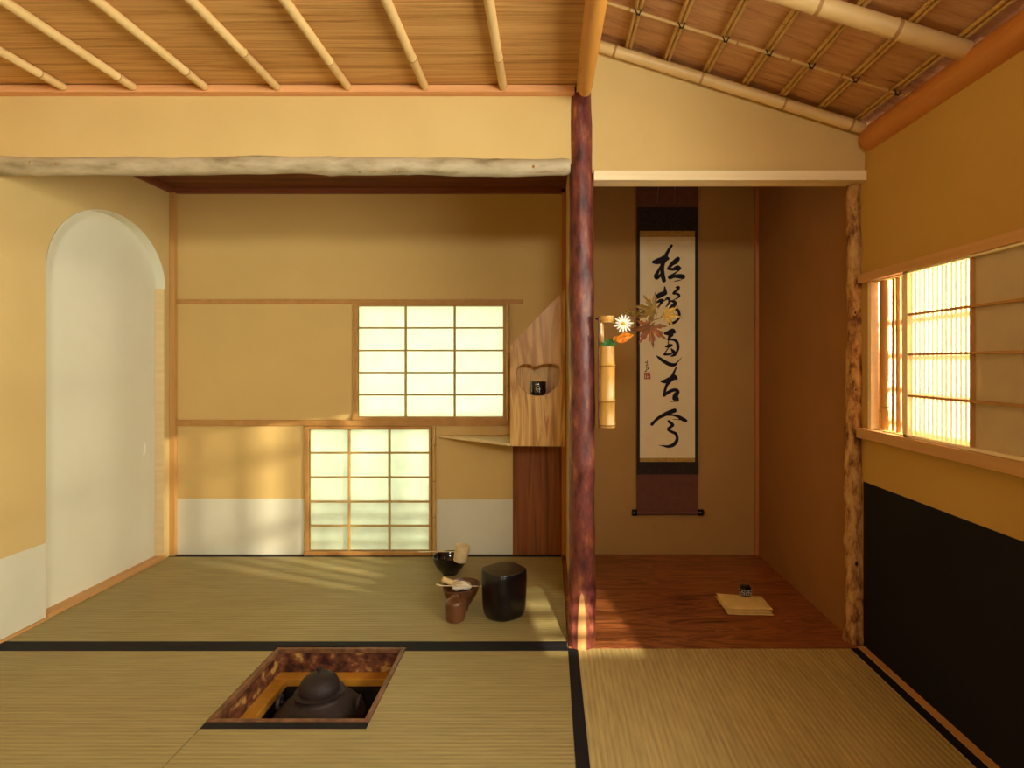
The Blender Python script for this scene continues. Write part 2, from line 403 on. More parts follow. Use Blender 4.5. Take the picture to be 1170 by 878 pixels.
# low wall papers
kz = 0.283
bm = B(); box(bm, XL, XL+0.0015, -1.6, yc-hw-0.004, 0.008, kz)
struct('wall_paper_left', bm, 'koshi')
bm = B()
a = P(199, 570, YB); b = P(348, 570, YB); c = P(499, 571, YB); d = P(586, 571, YB)
box(bm, a.x, b.x, YB-0.0015, YB, 0.0, a.z); struct('wall_paper_back_left', bm, 'koshi')
bm = B(); box(bm, c.x, d.x, YB-0.0015, YB, 0.0, c.z); struct('wall_paper_back_right', bm, 'koshi')
bm = B(); box(bm, XR-0.002, XR, -1.6, 2.04, 0.0, 0.552); struct('wall_paper_right', bm, 'navy')

# ------------------------------------------------------------------ ceilings
bm = B()   # flat ceiling of lapped boards
y = 2.004+0.0
yy = 2.035
edges = [2.035, 1.793, 1.583, 1.373, 1.163, 0.953, 0.743, 0.533, 0.323, 0.113, -0.097, -0.4, -0.7, -1.0, -1.3, -1.6]
for e1, e0 in zip(edges, edges[1:]):
    v = [bm.verts.new(p) for p in ((XL, e0, zc+0.007), (0.115, e0, zc+0.007), (0.115, e1+0.012, zc+0.0015), (XL, e1+0.012, zc+0.0015),
                                    (XL, e0, zc+0.016), (0.115, e0, zc+0.016), (0.115, e1+0.012, zc+0.010), (XL, e1+0.012, zc+0.010))]
    for f in ((0,1,2,3),(7,6,5,4),(0,4,5,1),(1,5,6,2),(2,6,7,3),(3,7,4,0)): bm.faces.new([v[i] for i in f])
struct('ceiling', bm, 'cedar_x')
bm = B()   # sloping ceiling boards on the right
ye = [2.06, 1.93, 1.78, 1.63, 1.48, 1.33, 1.18, 1.03, 0.88, 0.73, 0.58, 0.4, 0.1, -0.3, -0.8, -1.6]
for e1, e0 in zip(ye, ye[1:]):
    v = []
    for dz in (0, 0.009):
        for (x, yv, o) in ((0.115, e0, 0.040), (1.10, e0, 0.040), (1.10, e1+0.012, 0.034), (0.115, e1+0.012, 0.034)):
            v.append(bm.verts.new((x, yv, slopez(x)+o+dz)))
    for f in ((0,1,2,3),(7,6,5,4),(0,4,5,1),(1,5,6,2),(2,6,7,3),(3,7,4,0)): bm.faces.new([v[i] for i in f])
M['cedar_slope'] = mottled('weathered_ceiling_board', [(0.28, (130,82,52)), (0.42, (196,148,104)), (0.6, (212,166,120)), (0.8, (224,182,138))], (1.6,55,20), 0.65, 0.3, detail=8, distort=0.6, nrough=0.65)
struct('ceiling_slope', bm, 'cedar_slope')
bm = B(); box(bm, 0.092, 0.112, -1.6, 2.05, 1.85, 2.075); struct('wall_ridge', bm, 'plaster')
bm = B(); box(bm, XL, 0.09, YF+0.05, YB, 1.812, 1.83); struct('ceiling_low', bm, 'darkwood')
bm = B(); box(bm, 0.118, 1.036, YF+0.05, YB, 1.99, 2.01); struct('ceiling_alcove', bm, 'darkwood')
# trims
bm = B(); box(bm, XL, 0.085, 2.0, YF, 1.842, 1.866); struct('trim_1', bm, 'trim', bevel=0.0015)
z0, z1 = P(0, 222, YB).z, P(0, 213, YB).z
bm = B(); box(bm, XL+0.02, 0.085, YB-0.02, YB, z0, z0+0.026); box(bm, XL, XL+0.02, YF+0.05, YB, z0, z0+0.026)
M['trim_dark'] = mottled('dark_trim', [(0.3, (120,66,42)), (0.7, (142,82,54))], (3,30,30), 0.5)
struct('trim_2', bm, 'trim_dark', bevel=0.001)
a, b = P(195, 347.5, YB), P(597.5, 342.5, YB)
bm = B(); box(bm, a.x, b.x, YB-0.012, YB, a.z, b.z); struct('trim_3', bm, 'frame', bevel=0.001)
a, b = P(195, 486.5, YB), P(581, 480, YB)
bm = B(); box(bm, a.x, b.x, YB-0.014, YB, a.z, b.z); struct('trim_4', bm, 'frame', bevel=0.001)
bm = B(); box(bm, XL, XL+0.026, YB-0.026, YB, 0, 1.79); struct('trim_5', bm, 'trim_z', bevel=0.002)
bm = B(); box(bm, 1.018, 1.036, YB-0.018, YB, 0, 1.99)
M['trim_red'] = mottled('reddish_corner_post', [(0.3, (190,118,64)), (0.7, (206,134,76))], (40,40,2), 0.5)
struct('trim_6', bm, 'trim_red', bevel=0.001)
bm = B(); box(bm, 0.064, 0.084, YB-0.02, YB, 0, 1.81); struct('trim_7', bm, 'trim_red', bevel=0.001)

# ceiling poles
def bamboo(bm, a, b, r, nodes, seg=14, ridge=1.14, taper=1.0):
    a, b = Vector(a), Vector(b); L = (b-a).length
    st = [0.0, 0.004/L, 1-0.004/L, 1.0]; 
    prof = {0.0: 0.86, 0.004/L: 1.0, 1-0.004/L: 1.0, 1.0: 0.86}
    for nd in nodes:
        w = 0.0035/L*max(1, r/0.012)
        prof[nd-2.2*w] = 1.0; prof[nd-w] = ridge; prof[nd] = 0.985; prof[nd+0.5*w] = ridge*0.985; prof[nd+1.8*w] = 0.99
    ks = sorted(k for k in prof if 0 <= k <= 1)
    n0 = len(bm.faces)
    tube(bm, [a.lerp(b, k) for k in ks], [r*prof[k]*lerp(1, taper, k) for k in ks], seg)
    bm.faces.ensure_lookup_table()
    for i in range(len(ks)-1):
        if any(abs(ks[i]-nd) < 1e-9 for nd in nodes) or any(abs(ks[i+1]-nd) < 1e-9 for nd in nodes):
            for f in bm.faces[n0+i*seg:n0+(i+1)*seg]: f.material_index = 1
polepx = [-12, 73, 153, 235, 317, 398, 486, 575]
names = ['leftmost', 'second', 'third', 'fourth', 'fifth', 'sixth', 'seventh', 'rightmost']
for i, px in enumerate(polepx[1:]):
    x = (px-CX)*2.0/F
    r = 0.0125+0.001*random.random()
    nodes = [(0.02+0.05*random.random())+0.17*k for k in range(6)]
    nodes = [n for n in nodes if 0 < n < 0.97]
    q = ['leftmost bamboo ceiling pole, cut by the left edge of the picture', 'second bamboo ceiling pole from the left, above the arched door',
         'third bamboo ceiling pole from the left', 'fourth bamboo ceiling pole from the left, the middle one of seven', 'third bamboo ceiling pole from the right, ending above the upper window',
         'second bamboo ceiling pole from the right, ending above the upper window', 'rightmost bamboo pole under the flat ceiling, nearest the dark red post'][i]
    bm = B(); bamboo(bm, (x, 1.998, zc-0.0095), (x, -1.55, zc-0.0105), r, nodes, 14, 1.12, 1.15)
    tag(obj('bamboo_pole', bm, 'bamboo', smooth=True, origin=(x, 1.998, zc-0.012)), q, 'bamboo pole', 'bamboo poles under the flat ceiling')

# purlins
for i, (yv, r, lab, x0) in enumerate(((2.012, 0.0185, 'thick bamboo purlin along the top of the wall above the scroll alcove', 0.118),
                              (1.514, 0.0235, 'thickest bamboo purlin, crossing the sloping ceiling at the upper right', 0.118))):
    bm = B()
    nd = [0.11, 0.42, 0.715, 0.955] if i == 0 else [0.12, 0.36, 0.60, 0.81]
    x1 = 1.043
    bamboo(bm, (x0, yv, slopez(x0)), (x1, yv, slopez(x1)), r, nd, 20, 1.07)
    tag(obj('bamboo_purlin', bm, 'bamboo', smooth=True, origin=(0.6, yv, slopez(0.6))), lab, 'bamboo purlin', 'bamboo purlins of the sloping ceiling')
# cross cane with ties
raf = [0.135, 0.263, 0.390, 0.520, 0.648, 0.772, 0.901, 1.024]
rc = 0.0058
for yv in (1.788,):
    t = thing('cross_cane', 'thin bamboo cane tied crosswise under the ceiling rafters with dark cord', 'bamboo cane', (0.6, yv, slopez(0.6)+0.014))
    bm = B(); x0, x1 = 0.118, 1.047
    bamboo(bm, (x0, yv, slopez(x0)+0.013), (x1, yv, slopez(x1)+0.013), 0.0048, [0.13, 0.3, 0.47, 0.64, 0.8, 0.95], 10, 1.15)
    obj('cane', bm, 'bamboo', t, smooth=True)
    for x in raf[1:]:
        bm = B(); z = slopez(x)+0.018
        pts = [Vector((x+0.001*math.sin(k), yv, z))+Vector((0.010*math.cos(2*math.pi*k/12)*0.5, 0.010*math.sin(2*math.pi*k/12)*0.6, 0.0)) for k in range(13)]
        tube(bm, [Vector((x-0.011, yv-0.007, z+0.002)), Vector((x-0.004, yv-0.003, z-0.0105)), Vector((x+0.004, yv+0.003, z-0.0115)), Vector((x+0.011, yv+0.007, z))], 0.0019, 8)
        tube(bm, [Vector((x-0.009, yv+0.007, z+0.002)), Vector((x-0.003, yv+0.003, z-0.0105)), Vector((x+0.003, yv-0.003, z-0.0115)), Vector((x+0.009, yv-0.007, z))], 0.0019, 8)
        obj('cord_tie', bm, 'cord', t, smooth=True)
# paired rafters
base = None
for i, x in enumerate(raf):
    z = slopez(x)+0.026
    if base is None:
        r = thing('bamboo_rafter', '', 'bamboo rafter', (x, 2.03, z), 'paired bamboo rafters')
        for s in (-1, 1):
            bm = B(); bamboo(bm, (x+s*rc*1.08, 2.03, z-0.311*s*rc*1.08), (x+s*rc*1.08, -1.55, z-0.311*s*rc*1.08), rc, [0.02+0.085*k+(0.03 if s > 0 else 0) for k in range(11)], 10, 1.1)
            obj('cane', bm, 'bamboo_dark', r, smooth=True)
        base = r
    else:
        r = base.copy(); C.objects.link(r); r.location = (x, 2.03, z)
        for ch in base.children:
            c = ch.copy(); C.objects.link(c); c.parent = r
    r['label'] = ['pair of thin bamboo rafters right beside the golden ridge log', 'first pair of thin bamboo rafters clear of the golden ridge log',
                  'second pair of thin bamboo rafters from the golden ridge log', 'third pair of thin bamboo rafters from the golden ridge log', 'middle pair of bamboo rafters, above the alcove side of the scroll',
                  'third pair of thin bamboo rafters from the orange log beam', 'second pair of thin bamboo rafters from the orange log beam', 'pair of thin bamboo rafters nearest the orange log beam'][i]

# ridge log, eaves log, post, lintel log, beam
bm = B()
ks = [0, 0.004, 0.012, 0.03, 0.15, 0.35, 0.6, 1]
pr = [0.012, 0.019, 0.022, 0.0232, 0.027, 0.0305, 0.032, 0.034]
tube(bm, [Vector((0.1155, 1.972, 1.826)).lerp(Vector((0.113, -1.55, 1.842)), k) for k in ks], pr, 28)
tag(obj('ridge_log', bm, 'beamlog', smooth=True, origin=(0.113, 1.97, 1.826)), 'smooth golden log running overhead and ending on top of the dark red post', 'log beam')
bm = B()
ks = [0, 0.004, 0.012, 0.03] + [0.03+0.97*k/20 for k in range(1, 21)]
tube(bm, [Vector((1.072, 2.03-3.55*k, 1.692)) for k in ks], [0.034, 0.043, 0.046, 0.047]+[0.047]*20, 28, noise_amp=0.03, nscale=6)
tag(obj('eaves_log', bm, 'log_orange', smooth=True, origin=(1.076, 2.03, 1.697)), 'smooth orange log beam along the top of the right wall', 'log beam')

px_, py_ = 0.1108, 2.056
t = thing('alcove_post', 'dark red bark-covered round post standing between the tea corner and the scroll alcove', 'post', (px_, py_, 0))
bm = B()
N = 90
pts = [Vector((px_+0.0016*math.sin(5.1*k/N)+0.001*math.sin(17*k/N), py_, 1.87*k/N)) for k in range(N+1)]
rd = [(0.0458-0.006*k/N)*(1+0.022*math.sin(23*k/N)+0.02*math.sin(61*k/N+1)) for k in range(N+1)]
tube(bm, pts, rd, 40, noise_amp=0.05, nscale=16)
obj('trunk', bm, 'bark', t, smooth=True)
bm = B()
rows = 26; prev = None
for i in range(rows+1):
    z = 0.001+0.19*i/rows; h = 0.30*math.sqrt(max(0, 1-(i/rows)**2.4))
    ring = []
    for k in range(9):
        a = -math.pi/2-0.03+ h*(k/8*2-1)
        rr = 0.0488
        ring.append(bm.verts.new((px_+rr*math.cos(a), py_+rr*math.sin(a), z)))
    if prev:
        for k in range(8): bm.faces.new((prev[k], prev[k+1], ring[k+1], ring[k]))
    prev = ring
obj('shaved_facet', bm, 'facet', t, smooth=True)

bm = B()
N = 110; pts = []; rd = []
for k in range(N+1):
    u = k/N; x = lerp(XL, 0.072, u)
    px = CX+x*F/2.05
    zpx = lerp(189.2, 190.5, u) + 1.0*math.sin(u*9)+0.5*math.sin(u*23)
    pts.append(Vector((x, 2.05, H+(CY-zpx)*2.05/F)))
    rr = 0.0305-0.0015*u+0.0012*math.sin(u*31+1)+0.0009*math.sin(u*57)
    for c0, amp in ((0.075, 0.003), (0.585, 0.0035), (0.72, 0.002), (0.30, 0.0015), (0.87, 0.002)):
        rr += amp*math.exp(-((u-c0)/0.006)**2)
    rd.append(rr)
rd[-1] *= 0.8
tube(bm, pts, rd, 32, noise_amp=0.05, nscale=14)
t = thing('lintel_log', 'long knobbly grey-beige peeled log spanning the top of the tea corner opening', 'log lintel', (-0.9, 2.05, 1.617))
obj('log', bm, 'log', t, smooth=True)
for u, dz in ((0.01+0.066, 0.004), (0.12, 0.0), (0.585, 0.028), (0.64, -0.024), (0.665, -0.023), (0.70, -0.02), (0.94, -0.006), (0.43, 0.022)):
    k = int(u*N); bm = B(); c0 = pts[k]+Vector((0, -math.sqrt(max(0.0001, 0.029**2-dz*dz)), dz))
    bmesh.ops.create_icosphere(bm, subdivisions=2, radius=0.005, matrix=Matrix.Translation(c0) @ Matrix.Diagonal((1.0, 0.7, 0.9, 1)))
    obj('knot', bm, 'bark_tan', t, smooth=True)

bm = B(); box(bm, 0.150, XR+0.0, 2.02, 2.095, 1.5575, 1.591)
tag(obj('alcove_beam', bm, 'hinoki', bevel=0.002, origin=(0.6, 2.05, 1.574)), 'pale squared wooden beam across the top of the scroll alcove', 'beam')

t = thing('corner_post', 'slender knotty tan log post at the right front corner of the scroll alcove', 'post', (1.045, 2.075, 0))
bm = B(); N = 90; pts = []; rd = []
for k in range(N+1):
    u = k/N; z = 1.72*u
    r = lerp(0.036, 0.022, u**0.8)*(1+0.03*math.sin(u*27)+0.04*math.sin(u*63+2))
    if z > 1.60: r *= 0.62
    pts.append(Vector((1.045+0.004*math.sin(u*13)+(0.006 if z > 1.6 else 0), 2.078, z))); rd.append(r)
tube(bm, pts, rd, 32, noise_amp=0.24, nscale=20)
obj('trunk', bm, 'bark_tan', t, smooth=True)
for z, r in ((0.275, 0.017), (0.62, 0.006), (0.86, 0.008), (1.12, 0.010)):
    c0 = Vector((1.034, 2.043, z+0.0)); bm = B()
    kk = min(N, int(z/1.72*N)); c0.y = 2.078-rd[kk]*0.93
    bmesh.ops.create_uvsphere(bm, u_segments=20, v_segments=10, radius=r, matrix=Matrix.Translation(c0) @ Matrix.Diagonal((0.75, 0.35, 1.0, 1)))
    kn = obj('knot', bm, 'facet', t, smooth=True)
    bm = B(); bmesh.ops.create_uvsphere(bm, u_segments=16, v_segments=8, radius=r*0.45, matrix=Matrix.Translation(c0+Vector((0, -r*0.26, 0))) @ Matrix.Diagonal((0.75, 0.4, 1.0, 1)))
    obj('knot_eye', bm, 'cord', kn, smooth=True)

# ------------------------------------------------------------------ back windows
def shoji(name, label, pl, pr_, pt, pb, vbars, hbars, outer, sill, paper):
    c = P((pl+pr_)/2, pb, YB)
    r = sroot(name, (c.x, YB, c.z), label)
    a, b = P(pl, pt, YB), P(pr_, pb, YB)
    o0, o1 = P(outer[0], outer[1], YB), P(outer[2], outer[3], YB)
    bm = B()
    box(bm, o0.x, a.x, YB-0.012, YB+0.012, b.z, a.z)
    box(bm, b.x, o1.x, YB-0.012, YB+0.012, b.z, a.z)
    box(bm, o0.x, o1.x, YB-0.016, YB+0.012, a.z, o0.z)
    box(bm, o0.x, o1.x, YB-0.020, YB+0.012, o1.z, b.z)
    obj('window_frame', bm, 'frame', r, bevel=0.001)
    bm = B(); w = 0.0055
    for v in vbars:
        x = P(v, 0, YB).x; box(bm, x-w*0.9, x+w*0.9, YB+0.002, YB+0.0165, b.z, a.z)
    for h in hbars:
        z = P(0, h, YB).z; box(bm, a.x, b.x, YB+0.003, YB+0.0165, z-w*0.75, z+w*0.75)
    obj('muntin_grid', bm, 'muntin', r)
    bm = B(); box(bm, a.x-0.004, b.x+0.004, YB+0.017, YB+0.0176, b.z-0.004, a.z+0.004)
    obj('window_paper', bm, paper, r)
    return r
wA = shoji('window_1', 'upper glowing paper window with fifteen panes', 409, 575, 350, 476.5, (463.2, 519.3), (374.7, 400.6, 426, 451.6), (404, 347.6, 579, 480), 0, 'paper_back')
wB = shoji('window_2', 'lower glowing paper window standing on the floor', 353.5, 490.5, 491, 629.5, (398.4, 444.6), (518, 546, 574, 601.6), (349, 487, 493.5, 634), 0, 'paper_back')
for lab, px, p0, p1, yo in (('bamboo strip standing against the right side of the upper window', 580.5, 480, 349, 0.022), ('bamboo strip standing against the right side of the lower window', 496.5, 634, 488, 0.014)):
    a, b = P(px, p0, YB), P(px, p1, YB)
    bm = B(); bamboo(bm, (a.x, YB-yo+0.004, a.z), (b.x, YB-yo+0.004, b.z), 0.0085, [0.3, 0.58, 0.86], 12, 1.12)
    tag(obj('bamboo_strip', bm, 'bamboo_dark', smooth=True, origin=(a.x, YB-yo, a.z)), lab, 'bamboo strip', 'bamboo strips beside the back windows')
# bamboo grille outside the lower window (its shadow shows on the paper)
t = thing('window_grille', 'bamboo grille outside the lower paper window, seen as soft shadows on the paper', 'grille', (-0.9, 3.10, 0.0))
bm = B()
for z in (0.06, 0.125, 0.19, 0.255): tube(bm, [(-1.35, 3.085, z), (-0.5, 3.085, z)], 0.013, 8)
tube(bm, [(-1.35, 3.12, 0.42), (-0.5, 3.12, 0.42)], 0.006, 8)
obj('crossbars', bm, 'reed', t)
bm = B()
for x in (-0.762, -1.015): tube(bm, [(x, 3.105, -0.05), (x, 3.105, 0.7)], 0.017, 10)
obj('uprights', bm, 'reed', t)

# ------------------------------------------------------------------ hanging board with the heart-shaped opening and corner shelf
YS = 2.70
def PS(px, py): 
    p = P(px, py, YS); return (p.x, p.z)
t = thing('niche_board', 'oiled wooden board with slanting top and heart-shaped opening beside the upper window', 'wooden board', (-0.05, YS, 0.58))
outl = [PS(583, 510), PS(645.5, 510.5), PS(645.5, 330), PS(583, 395.5)]
hp = [(610.2,419.6),(607,417.4),(600,415.6),(594.5,417.5),(591,422),(590,428),(591,434),(594,441),(599,447),(606,451.3),(614,452.8),(622,452),(630,448),(636,441.5),(639.5,434),(640.5,427),(639,421),(635,417),(629,415.6),(621,416.2),(615.8,417.6),(612.8,418.7)]
hs = [(p[0], p[1]) for p in spline(hp+[hp[0]], 4)][:-1]
bm = B(); prism(bm, outl, [[PS(*p) for p in hs]], 1, YS, YS+0.022)
obj('face_board', bm, 'board', t)
bm = B()
s0 = P(586, 0, YS).x; s1 = P(643, 0, YS).x; zb = PS(0, 452.6)[1]; zt = PS(0, 410)[1]
box(bm, s0, s1, YS+0.022, YS+0.11, zb-0.012, zb)
obj('niche_shelf', bm, 'board', t)
bm = B(); box(bm, s0, s1, YS+0.10, YS+0.112, zb, zt+0.02); obj('niche_back', bm, 'board', t)
bm = B(); box(bm, s0, s1, YS+0.022, YS+0.112, zt+0.01, zt+0.022); obj('niche_top', bm, 'board', t)
# black tea caddy in the niche
t = thing('lacquer_caddy', 'small black lacquer tea caddy with pale figures inside the heart-shaped opening', 'tea caddy', (P(615,0,YS+0.045).x, YS+0.05, zb))
cx = P(615, 0, YS+0.045).x
bm = B(); lathe(bm, (cx, YS+0.05, zb), [(0.026, 0.0005), (0.033, 0.006), (0.0355, 0.022), (0.0355, 0.046), (0.0355, 0.047)], 32); obj('body', bm, 'lacquer', t, smooth=True)
bm = B(); lathe(bm, (cx, YS+0.05, zb), [(0.0362, 0.0472), (0.0362, 0.058), (0.034, 0.063), (0.02, 0.0655), (0.0, 0.066)], 32); obj('lid', bm, 'lacquer', t, smooth=True)
bm = B()
for (u0, u1, v0, v1) in ((0.1, -0.35, 0.048, 0.052), (-0.05, 0.15, 0.040, 0.044), (-0.2, 0.3, 0.028, 0.031), (0.12, 0.2, 0.014, 0.036), (-0.12, 0.02, 0.018, 0.023), (-0.28, -0.2, 0.024, 0.042)):
    n = 5; pv = []
    for k in range(n+1):
        a = -math.pi/2+lerp(u0, u1, k/n)
        pv.append((bm.verts.new((cx+0.0367*math.cos(a), YS+0.05+0.0367*math.sin(a), zb+v0)), bm.verts.new((cx+0.0367*math.cos(a), YS+0.05+0.0367*math.sin(a), zb+v1))))
    for p, q in zip(pv, pv[1:]): bm.faces.new((p[0], q[0], q[1], p[1]))
obj('painted_figure', bm, 'white_mark', t)
# corner shelf
a = P(500, 497, YB)
bm = B(); prism(bm, [(a.x, YB-0.001), (-0.168, YB-0.001), (-0.168, YS+0.0), (-0.185, YS+0.0)], [], 2, a.z-0.012, a.z)
tag(obj('corner_shelf', bm, 'shelf', origin=(-0.3, 2.9, a.z), bevel=0.001), 'pale tapering corner shelf reaching from the back wall to the slanting board', 'shelf')
# lower wood panel at the back
a, b = P(586, 0, YB), P(645, 506, YB)
bm = B(); box(bm, a.x, b.x, YB-0.008, YB, 0.0, b.z+0.02)
struct('wall_panel', bm, 'redwood_z')

# ------------------------------------------------------------------ right window
sr = sroot('window_3', (XR, 1.75, wz0), 'low side window in the right wall with bamboo lattice outside')
bm = B()
box(bm, XR-0.022, XR+0.03, 1.16, 2.04, 1.217, 1.245); obj('window_rail', bm, 'trim_y', sr, bevel=0.0015)
bm = B(); box(bm, XR-0.026, XR+0.03, 1.16, 2.04, 0.700, 0.733); obj('window_sill', bm, 'trim_y', sr, bevel=0.0015)
bm = B(); box(bm, XR-0.002, XR+0.03, 1.992, 2.012, wz0-0.002, wz1+0.002); box(bm, XR-0.0, XR+0.055, 1.498, 1.512, wz0, wz1)
obj('window_jambs', bm, 'hinoki', sr, bevel=0.001)
# lattice outside
t = thing('reed_lattice', 'upright bamboo reeds set outside the right side window', 'lattice', (XR+0.09, 1.75, 0.7))
yv = 1.49; k = 0
while yv < 1.80:
    bm = B(); r = 0.0045+0.0012*random.random()
    bamboo(bm, (XR+0.028, yv, 0.66), (XR+0.028, yv+0.002*random.uniform(-1, 1), 1.30), r, [0.2+0.2*random.random(), 0.7+0.15*random.random()], 8, 1.15)
    obj('reed', bm, 'reed', t, smooth=True); yv += 0.0185
for yv, r, lean in ((1.797, 0.007, 0.003), (1.822, 0.0085, -0.004), (1.854, 0.0065, 0.006), (1.880, 0.010, 0.004), (1.912, 0.007, -0.003), (1.948, 0.0175, 0.004), (1.983, 0.008, -0.004)):
    bm = B(); bamboo(bm, (XR+0.028, yv, 0.66), (XR+0.028, yv+lean, 1.30), r, [0.2+0.2*random.random(), 0.6+0.2*random.random()], 10, 1.1)
    obj('reed', bm, 'reed', t, smooth=True)
t = thing('outer_lattice', 'thin horizontal bamboo bars farther outside the right side window', 'lattice', (1.36, 1.6, 0.8))
bm = B()
for z in (0.80, 0.875, 0.95, 1.025, 1.10): tube(bm, [(1.36, 1.2, z), (1.36, 1.95, z)], 0.006, 8)
obj('bars', bm, 'reed', t, smooth=True)
bm = B()
for yv in (1.2, 1.95): box(bm, 1.368, 1.39, yv-0.01, yv+0.01, -0.4, 1.3)
obj('posts', bm, 'reed', t)
# sliding shoji panel
t = thing('shoji_panel', 'sliding paper screen half across the right side window, lattice showing through its lit half', 'paper screen', (XR-0.01, 1.5, 0.735))
ys0, ys1 = 1.19, 1.785
bm = B()
box(bm, XR-0.018, XR-0.002, ys1-0.022, ys1, 0.7335, 1.2165)
box(bm, XR-0.018, XR-0.002, ys0, ys0+0.02, 0.7335, 1.2165)
box(bm, XR-0.018, XR-0.002, ys0, ys1, 0.7335, 0.742); box(bm, XR-0.018, XR-0.002, ys0, ys1, 1.210, 1.2165)
obj('panel_frame', bm, 'hinoki', t, bevel=0.001)
bm = B()
for z in (0.855, 0.975, 1.090): box(bm, XR-0.017, XR-0.006, ys0+0.02, ys1-0.022, z-0.003, z+0.003)
box(bm, XR-0.016, XR-0.006, wy0-0.012, wy0-0.006, 0.742, 1.21)
obj('panel_bars', bm, 'frame', t)
bm = B(); box(bm, XR-0.0055, XR-0.005, ys0+0.01, ys1-0.01, 0.738, 1.213); obj('panel_paper', bm, 'paper_side', t)

# ------------------------------------------------------------------ scroll
YSC = 3.0
t = thing('hanging_scroll', 'tall hanging scroll with five brushed black characters on the alcove back wall', 'hanging scroll', P(762, 589, YSC))
def sheet(name, x0, x1, y0, y1, dy, mat, thick=0.0012):
    a, b = P(x0, y1, YSC), P(x1, y0, YSC)
    bm = B(); box(bm, a.x, b.x, YSC-dy, YSC-dy+thick, a.z, b.z); return obj(name, bm, mat, t)
sheet('silk_mount', 727.3, 797.3, 178, 585, 0.0, 'silk')
sheet('upper_brocade', 728, 797, 237, 264, 0.0014, 'brocade')
sheet('side_brocade', 727.6, 731, 264, 528, 0.0014, 'brocade'); sheet('side_brocade', 794, 797.3, 264, 528, 0.0014, 'brocade')
sheet('lower_brocade', 727.6, 798.2, 528, 542.5, 0.0014, 'brocade')
sheet('gold_strip', 731, 794, 264, 271, 0.0015, 'gold'); sheet('gold_strip', 731, 794, 523.5, 528, 0.0015, 'gold')
pap = sheet('paper', 731, 794, 271, 523.5, 0.0015, 'washi')
for x0, x1 in ((753.5, 749.5), (770.5, 769.5)):
    a, b = P(x0+1.5, 178, YSC), P(x1+1, 233, YSC)
    bm = B(); tube(bm, [a+Vector((0, -0.004, 0)), a.lerp(b, 0.6)+Vector((0, -0.004, 0)), b+Vector((0, -0.006, 0))], [0.0022, 0.0024, 0.003], 8)
    obj('hanging_ribbon', bm, 'ribbon', t, smooth=True)
a, b = P(727, 586, YSC), P(798, 586, YSC)
bm = B(); tube(bm, [a, b], 0.0125, 20); obj('roller', bm, 'silk', t, smooth=True)
for x0, x1 in ((722, 727.5), (797.5, 804)):
    a, b = P(x0, 586, YSC), P(x1, 586, YSC)
    bm = B(); tube(bm, [a, a.lerp(b, 0.12), a.lerp(b, 0.88), b], [0.0135, 0.0155, 0.0155, 0.0135], 20); obj('roller_cap', bm, 'blackcap', t, smooth=True)
chars = [
 ((740,276), [[(480,85,50),(430,160,60),(380,250,70),(350,330,105)],[(118,415,70),(180,405,115),(270,380,130),(350,350,140),(400,345,70)],
   [(340,340,100),(300,450,90),(290,560,80),(300,680,90),(325,785,85)],[(260,500,40),(210,600,60),(165,690,85),(180,735,70),(240,690,60),(290,640,50)],
   [(605,350,85),(560,400,105),(480,460,75),(415,545,55)],[(415,545,65),(500,560,60),(600,530,100),(650,540,50)],[(640,560,35),(560,630,30),(450,700,55)],
   [(445,720,90),(540,700,70),(640,700,95),(705,710,100)],[(520,800,8),(600,790,20),(690,765,8)]]),
 ((740,324), [[(340,70,25),(345,130,55),(350,190,80)],[(350,195,85),(260,230,105),(190,270,95),(130,285,45)],[(190,380,35),(240,350,65),(300,335,55),(275,380,55),(230,450,35),(205,500,18)],
   [(560,85,20),(612,80,65),(590,130,55),(510,200,40),(590,210,45),(628,250,55),(600,290,30),(510,335,12)],[(250,420,25),(330,350,18),(400,300,55),(432,350,45),(410,420,38),(360,470,22)],
   [(450,350,28),(530,370,65),(548,410,75),(490,460,75),(440,490,40)],[(470,480,60),(560,510,68),(620,570,58),(630,650,58),(600,730,48),(530,785,55),(440,800,55)]]),
 ((740,372), [[(350,160,55),(430,150,110),(500,120,115),(530,130,75)],[(470,180,100),(430,240,58),(410,290,36)],[(410,290,30),(500,285,50),(570,315,58),(600,380,60),(605,460,58),(580,540,46),(540,600,36),(470,615,28)],
   [(360,430,28),(430,410,75),(478,400,55)],[(415,300,18),(412,400,18)],[(420,440,22),(360,530,22),(330,580,36)],[(335,585,46),(430,580,42),(480,560,36)],[(470,470,25),(520,535,78),(550,560,36),(480,610,26)],
   [(175,610,18),(240,660,56),(340,730,72),(450,785,76),(530,790,68),(570,770,46)],[(560,770,30),(630,700,18),(680,640,6)]]),
 ((740,416), [[(570,75,28),(520,180,48),(490,260,75),(430,350,85),(380,430,58),(350,520,56),(330,635,58)],[(275,350,45),(350,350,85),(440,310,95),(530,270,105),(570,290,65)],
   [(330,640,48),(400,580,66),(500,530,66),(580,530,68),(600,570,76),(560,630,104),(540,690,100)],[(590,680,55),(600,740,45),(540,750,22),(455,765,7)]]),
 ((740,464), [[(85,370,66),(130,320,60),(220,240,64),(330,180,78),(440,130,86),(540,95,86)],[(400,180,46),(500,185,38),(600,210,58),(690,260,76),(760,300,72)],[(500,270,7),(600,272,14),(660,275,26)],
   [(420,310,56),(500,380,62),(460,420,56),(410,470,56),(480,520,54),(560,560,62),(590,640,60),(570,720,72),(500,790,76),(400,815,56),(300,800,24),(220,793,6)]]),
]
